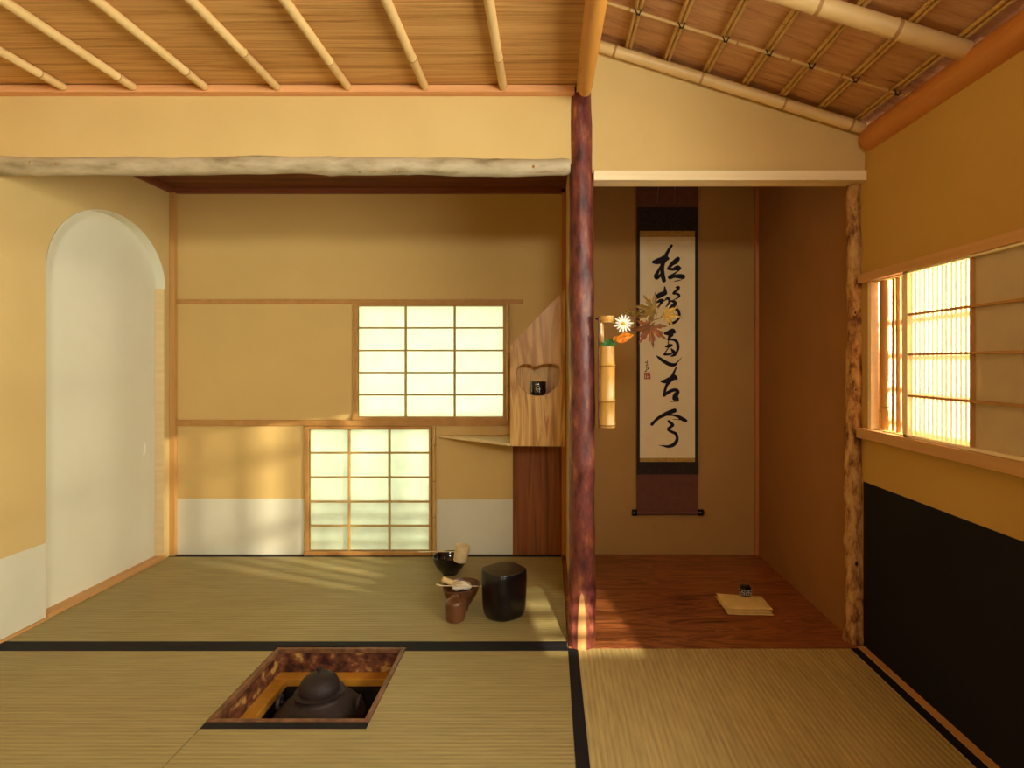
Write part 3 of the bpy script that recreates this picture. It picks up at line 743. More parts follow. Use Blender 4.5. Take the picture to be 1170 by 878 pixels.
def strokes(bm, off, sts, sc, y0):
    for si, st in enumerate(sts):
        yv = y0-0.00004*si
        sp = spline(st, 7); L = []; R = []
        for i, (x, y, w) in enumerate(sp):
            x0, y0_, _ = sp[max(0, i-1)]; x1, y1, _ = sp[min(len(sp)-1, i+1)]
            d = Vector((x1-x0, y1-y0_)); d = d.normalized() if d.length > 1e-6 else Vector((1, 0))
            w = max(4, w)*(1+0.06*math.sin(i*2.3+si)); nrm = Vector((-d.y, d.x))*w/2
            for lst, s in ((L, 1), (R, -1)):
                p = P(off[0]+(x+s*nrm.x)/sc, off[1]+(y+s*nrm.y)/sc, YSC); p.y = yv; lst.append(bm.verts.new(p))
        for i in range(len(sp)-1): bm.faces.new((L[i], L[i+1], R[i+1], R[i]))
        for (x, y, w) in (sp[0], sp[-1]):
            w = max(4, w)*0.98
            bm.faces.new([bm.verts.new(Vector((P(off[0]+(x+w/2*math.cos(a))/sc, 0, YSC).x, yv-0.00002, P(0, off[1]+(y+w/2*math.sin(a))/sc, YSC).z))) for a in [2*math.pi*k/14 for k in range(14)]])
for off, sts in chars:
    bm = B(); strokes(bm, off, sts, 17.56, YSC-0.0022); obj('brushed_character', bm, 'ink', pap)
bm = B(); strokes(bm, (730, 406), [[(275,205,34),(262,225,22)],[(205,245,26),(260,240,20),(275,275,26),(250,300,16)],[(225,335,10),(310,330,14)],[(265,300,14),(255,380,20),(250,440,22)],[(275,400,18),(320,450,30),(270,470,14),(240,520,24),(200,545,26)],[(245,470,16),(250,530,14)]], 29.25, YSC-0.0022)
obj('signature', bm, 'ink', pap)
bm = B(); strokes(bm, (730, 406), [[(185,605,28),(360,600,28)],[(190,605,28),(185,790,28)],[(185,785,28),(365,785,28)],[(362,600,28),(368,790,28)],[(245,620,26),(245,770,26)],[(300,620,24),(310,690,24)],[(240,695,24),(350,690,24)],[(290,740,24),(350,740,24)],[(210,650,20),(330,650,22)]], 29.25, YSC-0.0022)
obj('red_seal', bm, 'seal', pap)

# ------------------------------------------------------------------ bamboo vase with flowers
vx, vy = P(693.6, 0, 2.02).x, 2.02
t = thing('bamboo_vase', 'golden bamboo hanging vase with cut-out opening hung on the right side of the red post', 'vase', (vx, vy, 0.735))
def vz(py): return P(0, py, vy).z
zb0, zt0 = vz(489), vz(396); r = 0.0272
prof = [(r*0.9, zb0), (r, zb0+0.003), (r*1.0, vz(486)), (r*1.06, vz(485)), (r*1.0, vz(483)), (r*0.97, vz(470)), (r*0.99, vz(461)), (r*1.10, vz(459.7)), (r*1.01, vz(459)), (r*1.06, vz(458)), (r*0.97, vz(456)),
        (r*0.96, vz(438)), (r*0.98, vz(420.5)), (r*1.08, vz(419)), (r*0.99, vz(418)), (r*1.05, vz(417)), (r*0.95, vz(415)), (r*0.93, zt0-0.001), (r*0.92, zt0), (r*0.76, zt0), (r*0.76, zt0-0.05), (0.0, zt0-0.05)]
bm = B(); lathe(bm, (vx, vy, 0), prof, 40); obj('tube', bm, 'bamboo_gold', t, smooth=True)
def sector(bm, c, r0, r1, a0, a1, z0, z1, n=10):
    prev = None
    for k in range(n+1):
        a = lerp(a0, a1, k/n); q = [bm.verts.new((c[0]+rr*math.cos(a), c[1]+rr*math.sin(a), z)) for rr in (r0, r1) for z in (z0, z1)]
        if prev:
            for i, j in ((0,1),(1,3),(3,2),(2,0)): bm.faces.new((prev[i], q[i], q[j], prev[j]))
        else: bm.faces.new((q[0], q[1], q[3], q[2]))
        prev = q
    bm.faces.new((prev[0], prev[2], prev[3], prev[1]))
bm = B(); sector(bm, (vx, vy), r*0.76, r*0.93, math.radians(118), math.radians(212), zt0-0.002, vz(368)+0.001); obj('back_strip', bm, 'bamboo_gold', t, smooth=True)
bm = B(); lathe(bm, (vx, vy, 0), [(r*0.74, vz(369)), (r*0.92, vz(369)), (r*0.93, vz(367)), (r*1.02, vz(366)), (r*0.93, vz(365)), (r*0.92, vz(361.5)), (r*0.74, vz(361.5)), (r*0.74, vz(369))], 32, close=False)
obj('top_ring', bm, 'bamboo_gold', t, smooth=True)
bm = B(); sector(bm, (vx, vy), r*0.99, r*1.10, math.radians(155), math.radians(200), zb0, vz(361)); obj('hanging_slat', bm, 'hearthwood', t, smooth=True)
for q_ in (418.6, 459.4, 486):
    bm = B(); lathe(bm, (vx, vy, 0), [(r*0.9, vz(q_+0.45)), (r*1.085, vz(q_+0.35)), (r*1.10, vz(q_)), (r*1.085, vz(q_-0.35)), (r*0.9, vz(q_-0.45))], 32, close=False); obj('node_ring', bm, 'bamboo_ring', t, smooth=True)
bm = B(); tube(bm, [(vx-r*1.0, vy+0.008, vz(364)), (vx-r*1.35, vy+0.015, vz(364))], 0.003, 8); obj('hanging_hook', bm, 'cord', t)

def leafshape(bm, c, outline, size, rot, tiltx=0.0, tiltz=0.0, curl=0.15):
    """leaf in the XZ plane facing -Y; fan of triangles from a raised midpoint"""
    mt = Matrix.Rotation(tiltz, 3, 'Z') @ Matrix.Rotation(tiltx, 3, 'X') @ Matrix.Rotation(rot, 3, 'Y')
    def tr(u, v):
        rr = math.hypot(u, v); return Vector(c)+mt @ Vector((u*size, curl*size*rr*rr, v*size))
    cv = bm.verts.new(tr(0, 0.05)); vs = [bm.verts.new(tr(*p)) for p in outline]
    for i in range(len(vs)): bm.faces.new((cv, vs[i], vs[(i+1) % len(vs)]))
def maple_outline(lobes=(1.0, 0.92, 0.72, 0.4)):
    pts = []
    angs = [0, 42, 82, 125]
    def lobe(ang, L):
        a = math.radians(ang); d = Vector((math.sin(a), math.cos(a))); s = Vector((d.y, -d.x))
        return [d*L*0.36-s*0.10*L, d*L*0.55-s*0.15*L, d*L*0.68-s*0.12*L, d*L*0.66-s*0.07*L, d*L*0.84-s*0.05*L, d*L, d*L*0.84+s*0.05*L, d*L*0.66+s*0.07*L, d*L*0.68+s*0.12*L, d*L*0.55+s*0.15*L, d*L*0.36+s*0.10*L]
    seq = [(-angs[3], lobes[3]), (-angs[2], lobes[2]), (-angs[1], lobes[1]), (0, lobes[0]), (angs[1], lobes[1]), (angs[2], lobes[2]), (angs[3], lobes[3])]
    for a, L in seq: pts += [tuple(p) for p in lobe(a, L)]
    pts.append((0.0, -0.08))
    return pts
MO = maple_outline()
OV = [(0, 0), (0.18, 0.12), (0.3, 0.35), (0.27, 0.6), (0.12, 0.88), (0, 1.05), (-0.12, 0.88), (-0.27, 0.6), (-0.3, 0.35), (-0.18, 0.12)]
def leaf(parent, c, outl, size, rotdeg, mat, tx=0.0, tz=0.0, curl=0.2, name='leaf'):
    bm = B(); leafshape(bm, c, outl, size, math.radians(rotdeg), tx, tz, curl)
    o = obj(name, bm, mat, parent); s = o.modifiers.new('thick', 'SOLIDIFY'); s.thickness = 0.0006
    return o
fy = 2.0
mouth = Vector((vx, vy, zt0-0.045))
# daisy
dc = P(712.2, 370, fy-0.005)
t = thing('daisy', 'single white daisy with yellow centre leaning out of the bamboo vase', 'flower', mouth)
bm = B(); pp = spline([tuple(mouth+Vector((0.005, 0, 0.0))), tuple(Vector((vx+0.012, vy-0.008, zt0+0.01))), tuple(P(707, 385, fy)), tuple(dc+Vector((0, 0.006, -0.001)))], 5)
tube(bm, pp, 0.0013, 8); obj('stem', bm, 'gstem', t, smooth=True)
for k in range(15):
    a = k*2*math.pi/15+0.25; L = 0.0300+0.0035*math.sin(k*2.7)
    bm = B(); mtx = Matrix.Rotation(0.12, 3, 'X')
    outl = [(-0.0009, 0.003), (-0.0028, 0.012), (-0.0030, L*0.75), (-0.0014, L), (0.0, L*0.97), (0.0014, L), (0.0030, L*0.75), (0.0028, 0.012), (0.0009, 0.003)]
    vs = []
    for u, v in outl:
        x = u*math.cos(a)+v*math.sin(a); z = -u*math.sin(a)+v*math.cos(a)
        vs.append(bm.verts.new(dc+Vector((x, -0.002+0.12*v-8*v*v*0.3+abs(u)*0.2, z))))
    bm.faces.new(vs); o = obj('petal', bm, 'petal', t); s = o.modifiers.new('thick', 'SOLIDIFY'); s.thickness = 0.0004
bm = B(); bmesh.ops.create_uvsphere(bm, u_segments=16, v_segments=10, radius=0.0062, matrix=Matrix.Translation(dc+Vector((0, -0.003, 0))) @ Matrix.Diagonal((1, 0.55, 1, 1)))
obj('flower_disc', bm, 'disc', t, smooth=True)
# maple branch
t = thing('maple_branch', 'maple twig with olive and reddening leaves reaching from the vase across the scroll', 'branch', mouth+Vector((0.004, 0.004, 0)))
bm = B()
main = [tuple(mouth+Vector((0.004, 0.004, 0))), tuple(P(701, 390, fy)), tuple(P(712, 380, fy+0.01)), tuple(P(725, 375, fy)), tuple(P(738, 373, fy-0.01)), tuple(P(746, 366.5, fy-0.015)), tuple(P(753, 364, fy-0.02)), tuple(P(759, 359, fy-0.02))]
tube(bm, spline(main, 5), 0.0012, 8)
for br in ([(725,375), (724.5,366), (722,358)], [(724.5,366), (732,361), (744,354)], [(746,366.5), (748,358), (747.5,354)]):
    tube(bm, spline([tuple(P(x, y, fy-0.006)) for x, y in br], 4), 0.0009, 6)
obj('twig', bm, 'stem', t, smooth=True)
leaf(t, P(747.5, 354, fy-0.012), maple_outline((1.0, 0.85, 0.8, 0.35)), 0.072, -82, 'maple_olive', 0.35, 0.1)
leaf(t, P(743, 373, fy-0.010), maple_outline((1.0, 0.95, 0.75, 0.3)), 0.074, 172, 'maple_red', -0.15, -0.3, 0.15)
leaf(t, P(741, 372, fy-0.004), maple_outline((1.0, 0.8, 0.4, 0.2)), 0.058, -112, 'maple_red', 0.3, 0.1, 0.3)
leaf(t, P(759, 359, fy-0.018), maple_outline((1.0, 0.9, 0.5, 0.2)), 0.058, 105, 'maple_yellow', 0.45, -0.2)
leaf(t, P(723, 358, fy-0.006), maple_outline((1.0, 0.7, 0.4, 0.2)), 0.040, -95, 'maple_olive', 0.7, 0.2)
leaf(t, P(727, 359.5, fy), maple_outline((1.0, 0.6, 0.4, 0.2)), 0.046, 65, 'maple_olive', 0.8, 0.2)
# orange leaf and green sprig
t = thing('orange_leaf', 'orange and yellow autumn leaf drooping to the right of the vase mouth', 'leaf', mouth+Vector((-0.004, -0.002, 0)))
leaf(t, P(703, 388, fy-0.02), OV, 0.062, 85, 'orange', 0.5, 0.1, 0.35)
leaf(t, P(700, 389, fy-0.018), OV, 0.026, 60, 'orange', 0.3, 0.1, 0.35)
bm = B(); tube(bm, [tuple(mouth+Vector((-0.004, -0.002, 0))), tuple(P(697, 394, fy-0.0)), tuple(P(703.5, 388, fy-0.02))], 0.001, 6); obj('stem', bm, 'stem', t)
t = thing('green_sprig', 'small dark green leafy sprig tucked in the mouth of the bamboo vase', 'leaves', mouth+Vector((-0.010, 0.002, 0)))
bm = B(); tube(bm, [tuple(mouth+Vector((-0.010, 0.002, 0))), tuple(P(694, 390, fy))], 0.0011, 6); obj('stem', bm, 'gstem', t)
for x, y, s, rr in ((692, 395, 0.018, -60), (693, 395, 0.020, -20), (695, 395, 0.024, 5), (697, 394, 0.020, 35), (696, 391, 0.015, 60), (692, 393, 0.016, -90), (698, 395, 0.018, 70)):
    leaf(t, P(x, y, fy-0.006), OV, s, rr, 'green', 0.3, 0.2*math.sin(x))

# ------------------------------------------------------------------ sunken hearth and kettle
t = thing('sunken_hearth', 'square sunken hearth with dark wooden frame cut into the middle mat', 'hearth', ((hx0+hx1)/2, (hy0+hy1)/2, -0.05))
fw = 0.020
def ring(bm, x0, x1, y0, y1, w, z0, z1):
    box(bm, x0, x1, y1-w, y1, z0, z1); box(bm, x0, x1, y0, y0+w, z0, z1)
    box(bm, x0, x0+w, y0+w, y1-w, z0, z1); box(bm, x1-w, x1, y0+w, y1-w, z0, z1)
e = 0.0008
bm = B(); ring(bm, hx0+e, hx1-e, hy0+e, hy1-e, 0.014, -0.012, 0.003)
obj('frame', bm, 'hearthwood', t, bevel=0.0015)
bm = B(); ring(bm, hx0+e, hx1-e, hy0+e, hy1-e, 0.014, -0.074, -0.0125)
obj('inner_wall', bm, 'hearthbark', t)
bm = B(); ring(bm, hx0+e, hx1-e, hy0+e, hy1-e, 0.056, -0.10, -0.0745)
obj('clay_ledge', bm, 'clay', t, bevel=0.003)
bm = B(); ring(bm, hx0+0.03, hx1-0.03, hy0+0.03, hy1-0.03, 0.026, -0.34, -0.1005); box(bm, hx0+0.03, hx1-0.03, hy0+0.03, hy1-0.03, -0.36, -0.3405)
obj('pit_lining', bm, 'ash', t)
bm = B()
n = 24; G = [[None]*(n+1) for _ in range(n+1)]
for i in range(n+1):
    for j in range(n+1):
        x = lerp(hx0+0.0565, hx1-0.0565, i/n); yv = lerp(hy0+0.0565, hy1-0.0565, j/n)
        G[i][j] = bm.verts.new((x, yv, -0.262+0.02*noise.noise(Vector((x*22, yv*22, 0)))))
for i in range(n):
    for j in range(n): bm.faces.new((G[i][j], G[i+1][j], G[i+1][j+1], G[i][j+1]))
o = obj('ash_bed', bm, 'ash', t, smooth=True); s = o.modifiers.new('thick', 'SOLIDIFY'); s.thickness = 0.03; s.offset = -1

kx, ky = P(365, 0, 1.82).x, 1.82
t = thing('iron_kettle', 'dark cast iron kettle with domed lid sitting down in the sunken hearth', 'kettle', (kx, ky, -0.235))
bm = B(); lathe(bm, (kx, ky, 0), [(0.0, -0.245), (0.06, -0.243), (0.10, -0.225), (0.128, -0.19), (0.140, -0.15), (0.138, -0.118), (0.128, -0.092), (0.108, -0.070), (0.086, -0.056), (0.074, -0.050), (0.070, -0.046), (0.069, -0.036), (0.072, -0.031), (0.066, -0.029), (0.05, -0.029)], 48)
obj('body', bm, 'iron', t, smooth=True)
bm = B(); lathe(bm, (kx, ky, 0), [(0.058, -0.0288), (0.0595, -0.024), (0.057, -0.010), (0.050, 0.004), (0.038, 0.014), (0.022, 0.020), (0.0, 0.022)], 48)
lid = obj('lid', bm, 'iron', t, smooth=True)
bm = B(); lathe(bm, (kx, ky, 0), [(0.006, 0.0215), (0.0045, 0.027), (0.009, 0.033), (0.0085, 0.039), (0.004, 0.0425), (0.0, 0.043)], 20)
obj('knob', bm, 'iron', lid, smooth=True)
for s in (-1, 1):
    bm = B(); c0 = Vector((kx+s*0.119, ky, -0.066))
    pts = [c0+Vector((s*0.0, 0.017*math.cos(a), 0.017*math.sin(a))) for a in [math.pi*(-0.2+1.4*k/14) for k in range(15)]]
    tube(bm, pts, 0.0065, 10); obj('lug', bm, 'iron', t, smooth=True)
bm = B(); tube(bm, [(kx-0.02, ky-0.09, -0.30), (kx-0.02, ky-0.09, -0.243)], 0.006, 8)
# trivet
t = thing('kettle_trivet', 'iron trivet under the kettle, mostly hidden in the dark hearth pit', 'trivet', (kx, ky, -0.28))
bm = B()
pts = [Vector((kx+0.085*math.cos(a), ky+0.085*math.sin(a), -0.2465)) for a in [2*math.pi*k/24 for k in range(25)]]
tube(bm, pts, 0.004, 8)
for k in range(3):
    a = 2*math.pi*k/3+0.5; tube(bm, [(kx+0.085*math.cos(a), ky+0.085*math.sin(a), -0.2465), (kx+0.095*math.cos(a), ky+0.095*math.sin(a), -0.275)], 0.004, 8)
obj('iron_ring', bm, 'iron', t)

# ------------------------------------------------------------------ tea utensils on the rear mat
def superring(c, rx, n, rot, z, seg=64, ex=3.2):
    out = []
    for k in range(seg):
        a = 2*math.pi*k/seg
        ca, sa = math.cos(a), math.sin(a)
        rr = rx/((abs(ca)**ex+abs(sa)**ex)**(1/ex))
        out.append((c[0]+rr*math.cos(a+rot), c[1]+rr*math.sin(a+rot), z))
    return out
def loft(bm, rings):
    R = [[bm.verts.new(p) for p in r] for r in rings]
    for a, b in zip(R, R[1:]):
        for k in range(len(a)): bm.faces.new((a[k], a[(k+1) % len(a)], b[(k+1) % len(a)], b[k]))
    bm.faces.new(list(reversed(R[0]))); bm.faces.new(R[-1])
jy = 2.292; jx = P(576.0, 0, jy).x; rot = math.radians(38)
t = thing('water_jar', 'tall glossy near-black lidded water jar with rounded corners on the rear mat', 'jar', (jx, jy, 0))
bm = B(); loft(bm, [superring((jx, jy), r, 0, rot, z, ex=e_) for r, z, e_ in ((0.052, 0.0005, 2.3), (0.063, 0.003, 2.4), (0.0705, 0.012, 2.6), (0.0735, 0.035, 2.9), (0.0745, 0.09, 3.2), (0.0745, 0.14, 3.5), (0.0738, 0.160, 3.6), (0.072, 0.1655, 3.6))])
obj('body', bm, 'jar_glaze', t, smooth=True)
bm = B(); loft(bm, [superring((jx, jy), r, 0, rot, z, ex=3.6) for r, z in ((0.071, 0.1660), (0.0738, 0.1668), (0.0738, 0.1715), (0.0715, 0.1745), (0.05, 0.1755))])
lid = obj('lid', bm, 'jar_glaze', t, smooth=True)

# waste-water bowl
by = 2.74; bx = P(514.3, 0, by).x
t = thing('black_bowl', 'deep glossy black bowl standing near the back wall under the bamboo ladle', 'bowl', (bx, by, 0))
bm = B(); lathe(bm, (bx, by, 0), [(0.034, 0.0005), (0.036, 0.006), (0.050, 0.020), (0.066, 0.042), (0.075, 0.064), (0.0755, 0.082), (0.0735, 0.0835), (0.072, 0.082), (0.071, 0.066), (0.060, 0.042), (0.040, 0.018), (0.0, 0.012)], 48)
obj('bowl_shell', bm, 'lacquer', t, smooth=True)
# ladle lying on it
t = thing('bamboo_ladle', 'pale bamboo ladle whose round cup leans on the rim of the black bowl', 'ladle', (bx+0.045, by-0.045, 0.075))
cd = Vector((0.10, -0.42, 0.90)).normalized()    # axis of the cup, opening away
cb = P(525.8, 644, by-0.075)
a_ = Vector((0.16, -0.10, 0.98)).normalized()
lc = P(524.5, 647.0, by-0.078)+Vector((0, 0.022, 0.012))
top = lc + Vector((0.014, 0.0, 0.072))
bm = B()
ax = (top-lc).normalized()
pts = [lc, lc+ax*0.001, lc+ax*0.006, lc+ax*0.04, lc+ax*0.068, top, top-ax*0.001, lc+ax*0.012]
tube(bm, [lc, lc+ax*0.0015, lc+ax*0.006, lc+ax*0.04, lc+ax*0.068, top], [0.024, 0.0275, 0.0295, 0.031, 0.0315, 0.030], 32)
obj('ladle_cup', bm, 'ladle', t, smooth=True)
bm = B(); tube(bm, [lc+ax*0.045+Vector((-0.028, 0, 0)), P(478, 630.8, by-0.03)], [0.0026, 0.0019], 8); obj('ladle_handle', bm, 'ladle', t, smooth=True)

# tea bowl with whisk, cloth, scoop
ty = 2.335; tx = P(526.8, 0, ty).x
t = thing('tea_bowl', 'brown flaring tea bowl holding a white cloth and a whisk, behind the small rust-brown caddy', 'tea bowl', (tx, ty, 0))
bm = B(); lathe(bm, (tx, ty, 0), [(0.026, 0.0005), (0.028, 0.010), (0.031, 0.018), (0.045, 0.040), (0.060, 0.066), (0.0705, 0.094), (0.0705, 0.0975), (0.0685, 0.098), (0.066, 0.094), (0.054, 0.066), (0.038, 0.040), (0.02, 0.028), (0.0, 0.026)], 56)
for v in bm.verts:
    if v.co.z > 0.03:
        a = math.atan2(v.co.y-ty, v.co.x-tx); f = 1+0.03*math.sin(2*a+0.8)+0.015*math.sin(5*a)
        v.co.x = tx+(v.co.x-tx)*f; v.co.y = ty+(v.co.y-ty)*f
        v.co.z += 0.005*math.cos(a-0.9)*(v.co.z-0.03)/0.06
obj('bowl_shell', bm, 'teabowl', t, smooth=True)
t = thing('linen_cloth', 'folded white linen cloth lying in the brown tea bowl', 'cloth', (tx, ty, 0.06))
bm = B()
def pillow(bm, c, hx, hy, hz, rz, n=14, amp=0.12):
    G = {}
    for side in (1, -1):
        for i in range(n+1):
            for j in range(n+1):
                u, v = i/n*2-1, j/n*2-1
                if side == -1 and (i in (0, n) or j in (0, n)): G[(side, i, j)] = G[(1, i, j)]; continue
                h = hz*((1-u**4)*(1-v**4))**0.5*(1+amp*math.sin(5*u+2*v))
                x, y = u*hx, v*hy
                G[(side, i, j)] = bm.verts.new((c[0]+x*math.cos(rz)-y*math.sin(rz), c[1]+x*math.sin(rz)+y*math.cos(rz), c[2]+side*h))
        for i in range(n):
            for j in range(n): bm.faces.new((G[(side,i,j)], G[(side,i+1,j)], G[(side,i+1,j+1)], G[(side,i,j+1)]))
pillow(bm, (tx+0.002, ty+0.002, 0.094), 0.036, 0.026, 0.012, 0.25, amp=0.25)
obj('cloth_fold', bm, 'cloth_w', t, smooth=True)
t = thing('tea_whisk', 'bamboo tea whisk lying on its side in the brown tea bowl, handle to the left', 'tea whisk', (tx-0.04, ty-0.02, 0.1))
w0 = P(505.5, 662, ty-0.035); w1_ = P(516, 666, ty-0.02); 
bm = B(); tube(bm, [w0, w0.lerp(w1_, 0.1), w1_], [0.0085, 0.0105, 0.0105], 20); obj('whisk_handle', bm, 'whisk', t, smooth=True)
w2_ = w1_ + (w1_-w0).normalized()*0.045
for k in range(16):
    a = 2*math.pi*k/16; d = (w1_-w0).normalized(); s = d.cross(Vector((0,0,1))).normalized(); u = s.cross(d)
    off = s*math.cos(a)+u*math.sin(a)
    bm = B(); tube(bm, [w1_+off*0.009, w1_+d*0.02+off*0.016, w1_+d*0.038+off*0.013, w1_+d*0.042+off*0.008], 0.0008, 5); obj('tine', bm, 'whisk', t)
t = thing('tea_scoop', 'thin bamboo tea scoop laid across the rim of the brown tea bowl', 'tea scoop', (tx, ty-0.03, 0.106))
zr = 0.1035
s0, s1 = P(498.5, 0, ty-0.035).x, P(551, 0, ty-0.03).x
bm = B(); pts = [Vector((lerp(s0, s1, k/12), ty-0.035+0.004*k/12, zr+0.0005+0.0035*(1-k/12)+ (0.006*((2-k)/2)**2 if k < 2 else 0))) for k in range(13)]
tube(bm, pts, [0.0034, 0.003, 0.0018]+[0.0016]*10, 8); obj('scoop_blade', bm, 'ladle', t, smooth=True)
# rust-brown caddy
cy = 2.243; cx = P(520.5, 0, cy).x
t = thing('tea_container', 'small rust-brown ceramic tea container with pointed lid in front of the tea bowl', 'tea container', (cx, cy, 0))
bm = B(); lathe(bm, (cx, cy, 0), [(0.026, 0.0005), (0.0325, 0.004), (0.0345, 0.012), (0.0355, 0.035), (0.0365, 0.062), (0.0345, 0.073), (0.027, 0.080), (0.016, 0.083), (0.0135, 0.086), (0.0155, 0.0885), (0.0, 0.0885)], 40)
obj('body', bm, 'caddy', t, smooth=True)
bm = B(); lathe(bm, (cx, cy, 0), [(0.0165, 0.0888), (0.0165, 0.0905), (0.008, 0.0918), (0.003, 0.0935), (0.004, 0.0975), (0.0, 0.0985)], 28); obj('lid', bm, 'caddy', t, smooth=True)

# ------------------------------------------------------------------ cloth and incense burner on the alcove board
cc = [P(831, 702.5, 1).xy, None]
def G2(px, py, z=0.0):
    Y = (H-z)*F/(py-CY); return Vector(((px-CX)*Y/F, Y, z))
zz = 0.0015
q = [G2(832, 703, 0.004), G2(884, 704, 0.004), G2(870.5, 683, 0.022), G2(818.5, 679, 0.024)]
t = thing('folded_cloth', 'cream silk cloth folded flat on the alcove floor board under the tiny burner', 'folded cloth', ((q[0]+q[2])/2).xy.to_3d()+Vector((0, 0, zz)))
for layer in range(3):
    bm = B(); n = 18; V = {}
    z0 = zz+0.0092*layer+0.0001; th = 0.0085
    off = Vector((-0.004*(layer == 1), 0.003*layer, 0))
    for side in (0, 1):
        for i in range(n+1):
            for j in range(n+1):
                u, v = i/n, j/n
                p = q[0].lerp(q[1], u).lerp(q[3].lerp(q[2], u), v)
                wob = 0.0028*noise.noise(Vector((u*5, v*5, layer*3)))
                edge = min(1, 6*min(u, 1-u, v, 1-v))
                z = z0 + (th*(0.5+0.5*math.sqrt(edge)) + (wob*edge*0.5 if layer == 2 else 0) if side else th*(0.5-0.5*math.sqrt(edge))*0.9)
                V[(side, i, j)] = bm.verts.new((p.x+off.x+wob*0.9*(1-edge), p.y+off.y+wob*(1-edge), z))
        for i in range(n):
            for j in range(n): bm.faces.new((V[(side,i,j)], V[(side,i+1,j)], V[(side,i+1,j+1)], V[(side,i,j+1)]))
    for i in range(n):
        for (a, b) in (((i,0),(i+1,0)), ((i,n),(i+1,n)), ((0,i),(0,i+1)), ((n,i),(n,i+1))):
            bm.faces.new((V[(0,*a)], V[(0,*b)], V[(1,*b)], V[(1,*a)]))
    obj('fold_layer', bm, 'cloth_c', t, smooth=True)
zc0 = zz+0.0092*2+0.0098
bc = P(852, 689, 2.40); bc = Vector((bc.x, 2.405, zc0))
t = thing('incense_burner', 'tiny faceted black incense burner with pale latticed sides on the cream cloth', 'incense burner', bc)
bm = B()
seg = 6
def hexring(r, z, rot=0.25): return [(bc.x+r*math.cos(2*math.pi*k/seg+rot), bc.y+r*math.sin(2*math.pi*k/seg+rot), z) for k in range(seg)]
loft(bm, [hexring(0.017, zc0+0.0002), hexring(0.024, zc0+0.006), hexring(0.0275, zc0+0.020), hexring(0.0265, zc0+0.031), hexring(0.022, zc0+0.034)])
obj('body', bm, 'lacquer', t, bevel=0.001)
bm = B(); loft(bm, [hexring(0.021, zc0+0.0342), hexring(0.0225, zc0+0.036), hexring(0.018, zc0+0.041), hexring(0.008, zc0+0.043)]); obj('lid', bm, 'lacquer', t, bevel=0.0008)
bm = B()
lo, hi = hexring(0.0262, zc0+0.010), hexring(0.0280, zc0+0.028)
for k in range(seg):
    a0, a1 = Vector(lo[k]), Vector(lo[(k+1) % seg]); b0, b1 = Vector(hi[k]), Vector(hi[(k+1) % seg])
    for u in (0.12, 0.5, 0.88): tube(bm, [a0.lerp(a1, u), b0.lerp(b1, u)], 0.0008, 6)
    for (p, r_) in ((0.0, 0.0), (1.0, 1.0), (0.5, 0.5)):
        tube(bm, [a0.lerp(b0, p).lerp(a1.lerp(b1, p), 0.12), a0.lerp(b0, p).lerp(a1.lerp(b1, p), 0.88)], 0.0008, 6)
    tube(bm, [a0.lerp(a1, 0.12), b0.lerp(b1, 0.5), a0.lerp(a1, 0.88)], 0.0007, 6)
obj('lattice_trim', bm, 'white_mark', t)

# ------------------------------------------------------------------ ground outside
bm = B(); box(bm, -4, 4.5, -4, 6, -0.6, -0.40)
struct('ground', bm, 'stone')

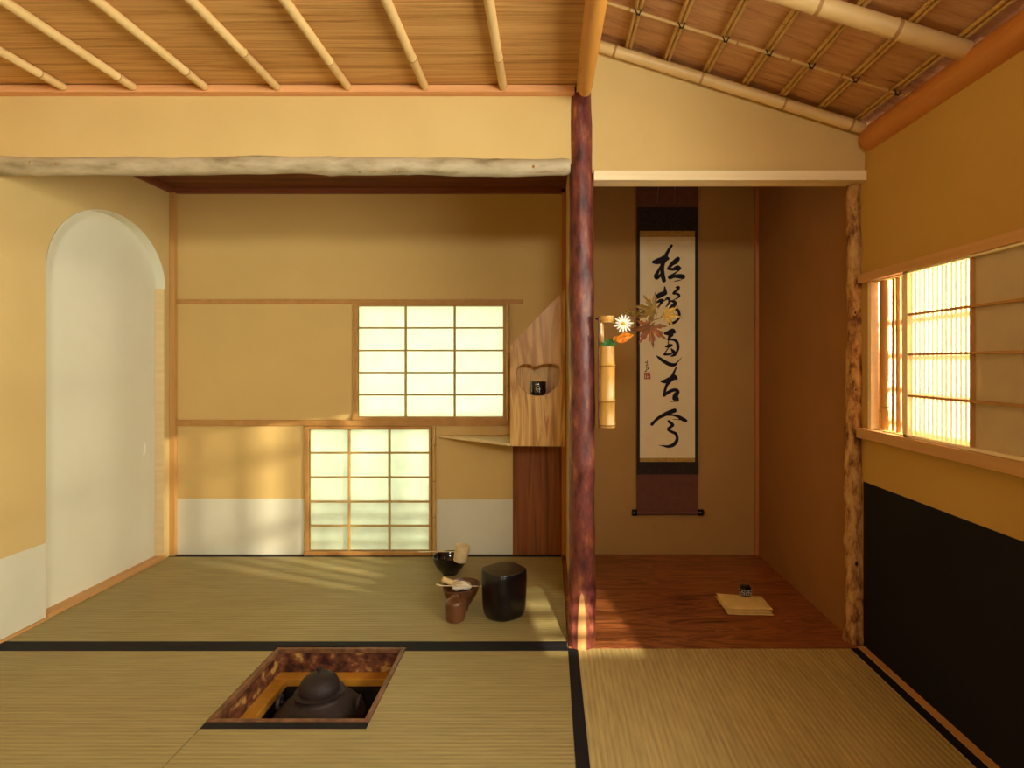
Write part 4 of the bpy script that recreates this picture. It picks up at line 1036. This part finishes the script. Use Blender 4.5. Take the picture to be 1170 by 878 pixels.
# ------------------------------------------------------------------ light
def area(name, loc, target, sx, sy, power, col, spread=math.pi):
    l = bpy.data.lights.new(name, 'AREA'); l.shape = 'RECTANGLE'; l.size = sx; l.size_y = sy; l.energy = power; l.color = col; l.spread = spread
    o = bpy.data.objects.new(name, l); C.objects.link(o); o.location = loc
    o.rotation_euler = (Vector(target)-Vector(loc)).to_track_quat('-Z', 'Y').to_euler()
    return o
area('daylight_back_windows', (-0.62, 3.75, 0.70), (-0.62, 3.0, 0.65), 1.7, 1.5, 25, (0.93, 1.0, 0.86))
area('fill_behind_camera', (0.30, -1.62, 1.68), (-1.3, 2.0, 1.62), 0.5, 0.28, 12, (1.0, 0.99, 0.86), math.radians(92))  # fill lamp added behind the camera, aimed at the upper left
area('fill_beside_camera', (XR+0.06, 0.4, 1.195), (-1.0, 0.9, 1.2), 1.40, 0.70, 31, (0.98, 0.95, 0.78), math.radians(125))  # added fill lamp in the unseen opening, lights the left side
area('daylight_low_side', (XR+0.45, 1.72, 1.0), (XR, 1.72, 0.97), 0.9, 0.9, 18, (1.0, 0.94, 0.80))
# low sun through the side window
def spot(name, loc, target, power, col, size, cone, blend=0.1):
    l = bpy.data.lights.new(name, 'SPOT'); l.energy = power; l.color = col; l.shadow_soft_size = size; l.spot_size = cone; l.spot_blend = blend
    o = bpy.data.objects.new(name, l); C.objects.link(o); o.location = loc
    o.rotation_euler = (Vector(target)-Vector(loc)).to_track_quat('-Z', 'Y').to_euler()
    return o
spot('low_sun', (2.05, 1.38, 1.16), (XR, 1.76, 0.97), 1100, (1.0, 0.90, 0.68), 0.014, math.radians(60))
spot('patch_spot', (1.60, -6.0, 3.0), (0.09, 2.34, 0.0), 8500, (1.0, 0.90, 0.66), 0.02, math.radians(5))  # added spot beam that throws the light patches round the post foot

w = bpy.data.worlds.new('sky'); bpy.context.scene.world = w; w.use_nodes = True
w.node_tree.nodes['Background'].inputs[0].default_value = (1.0, 0.93, 0.80, 1); w.node_tree.nodes['Background'].inputs[1].default_value = 1.0

# ------------------------------------------------------------------ camera
cam = bpy.data.cameras.new('camera'); co = bpy.data.objects.new('camera', cam); C.objects.link(co)
co.location = (0, 0, H); co.rotation_euler = (math.pi/2, 0, 0)
cam.sensor_width = 36; cam.lens = F/1170*36
cam.shift_x = -(CX-585)/1170; cam.shift_y = -(439-CY)/1170
cam.clip_start = 0.02
sc = bpy.context.scene
sc.camera = co
sc.view_settings.view_transform = 'Standard'; sc.view_settings.look = 'None'; sc.view_settings.gamma = 1; sc.view_settings.exposure = 0.12
sc.view_settings.use_curve_mapping = False
sc.cycles.use_denoising = True
sc.cycles.max_bounces = 10; sc.cycles.diffuse_bounces = 6; sc.cycles.transparent_max_bounces = 16
sc.cycles.sample_clamp_indirect = 6
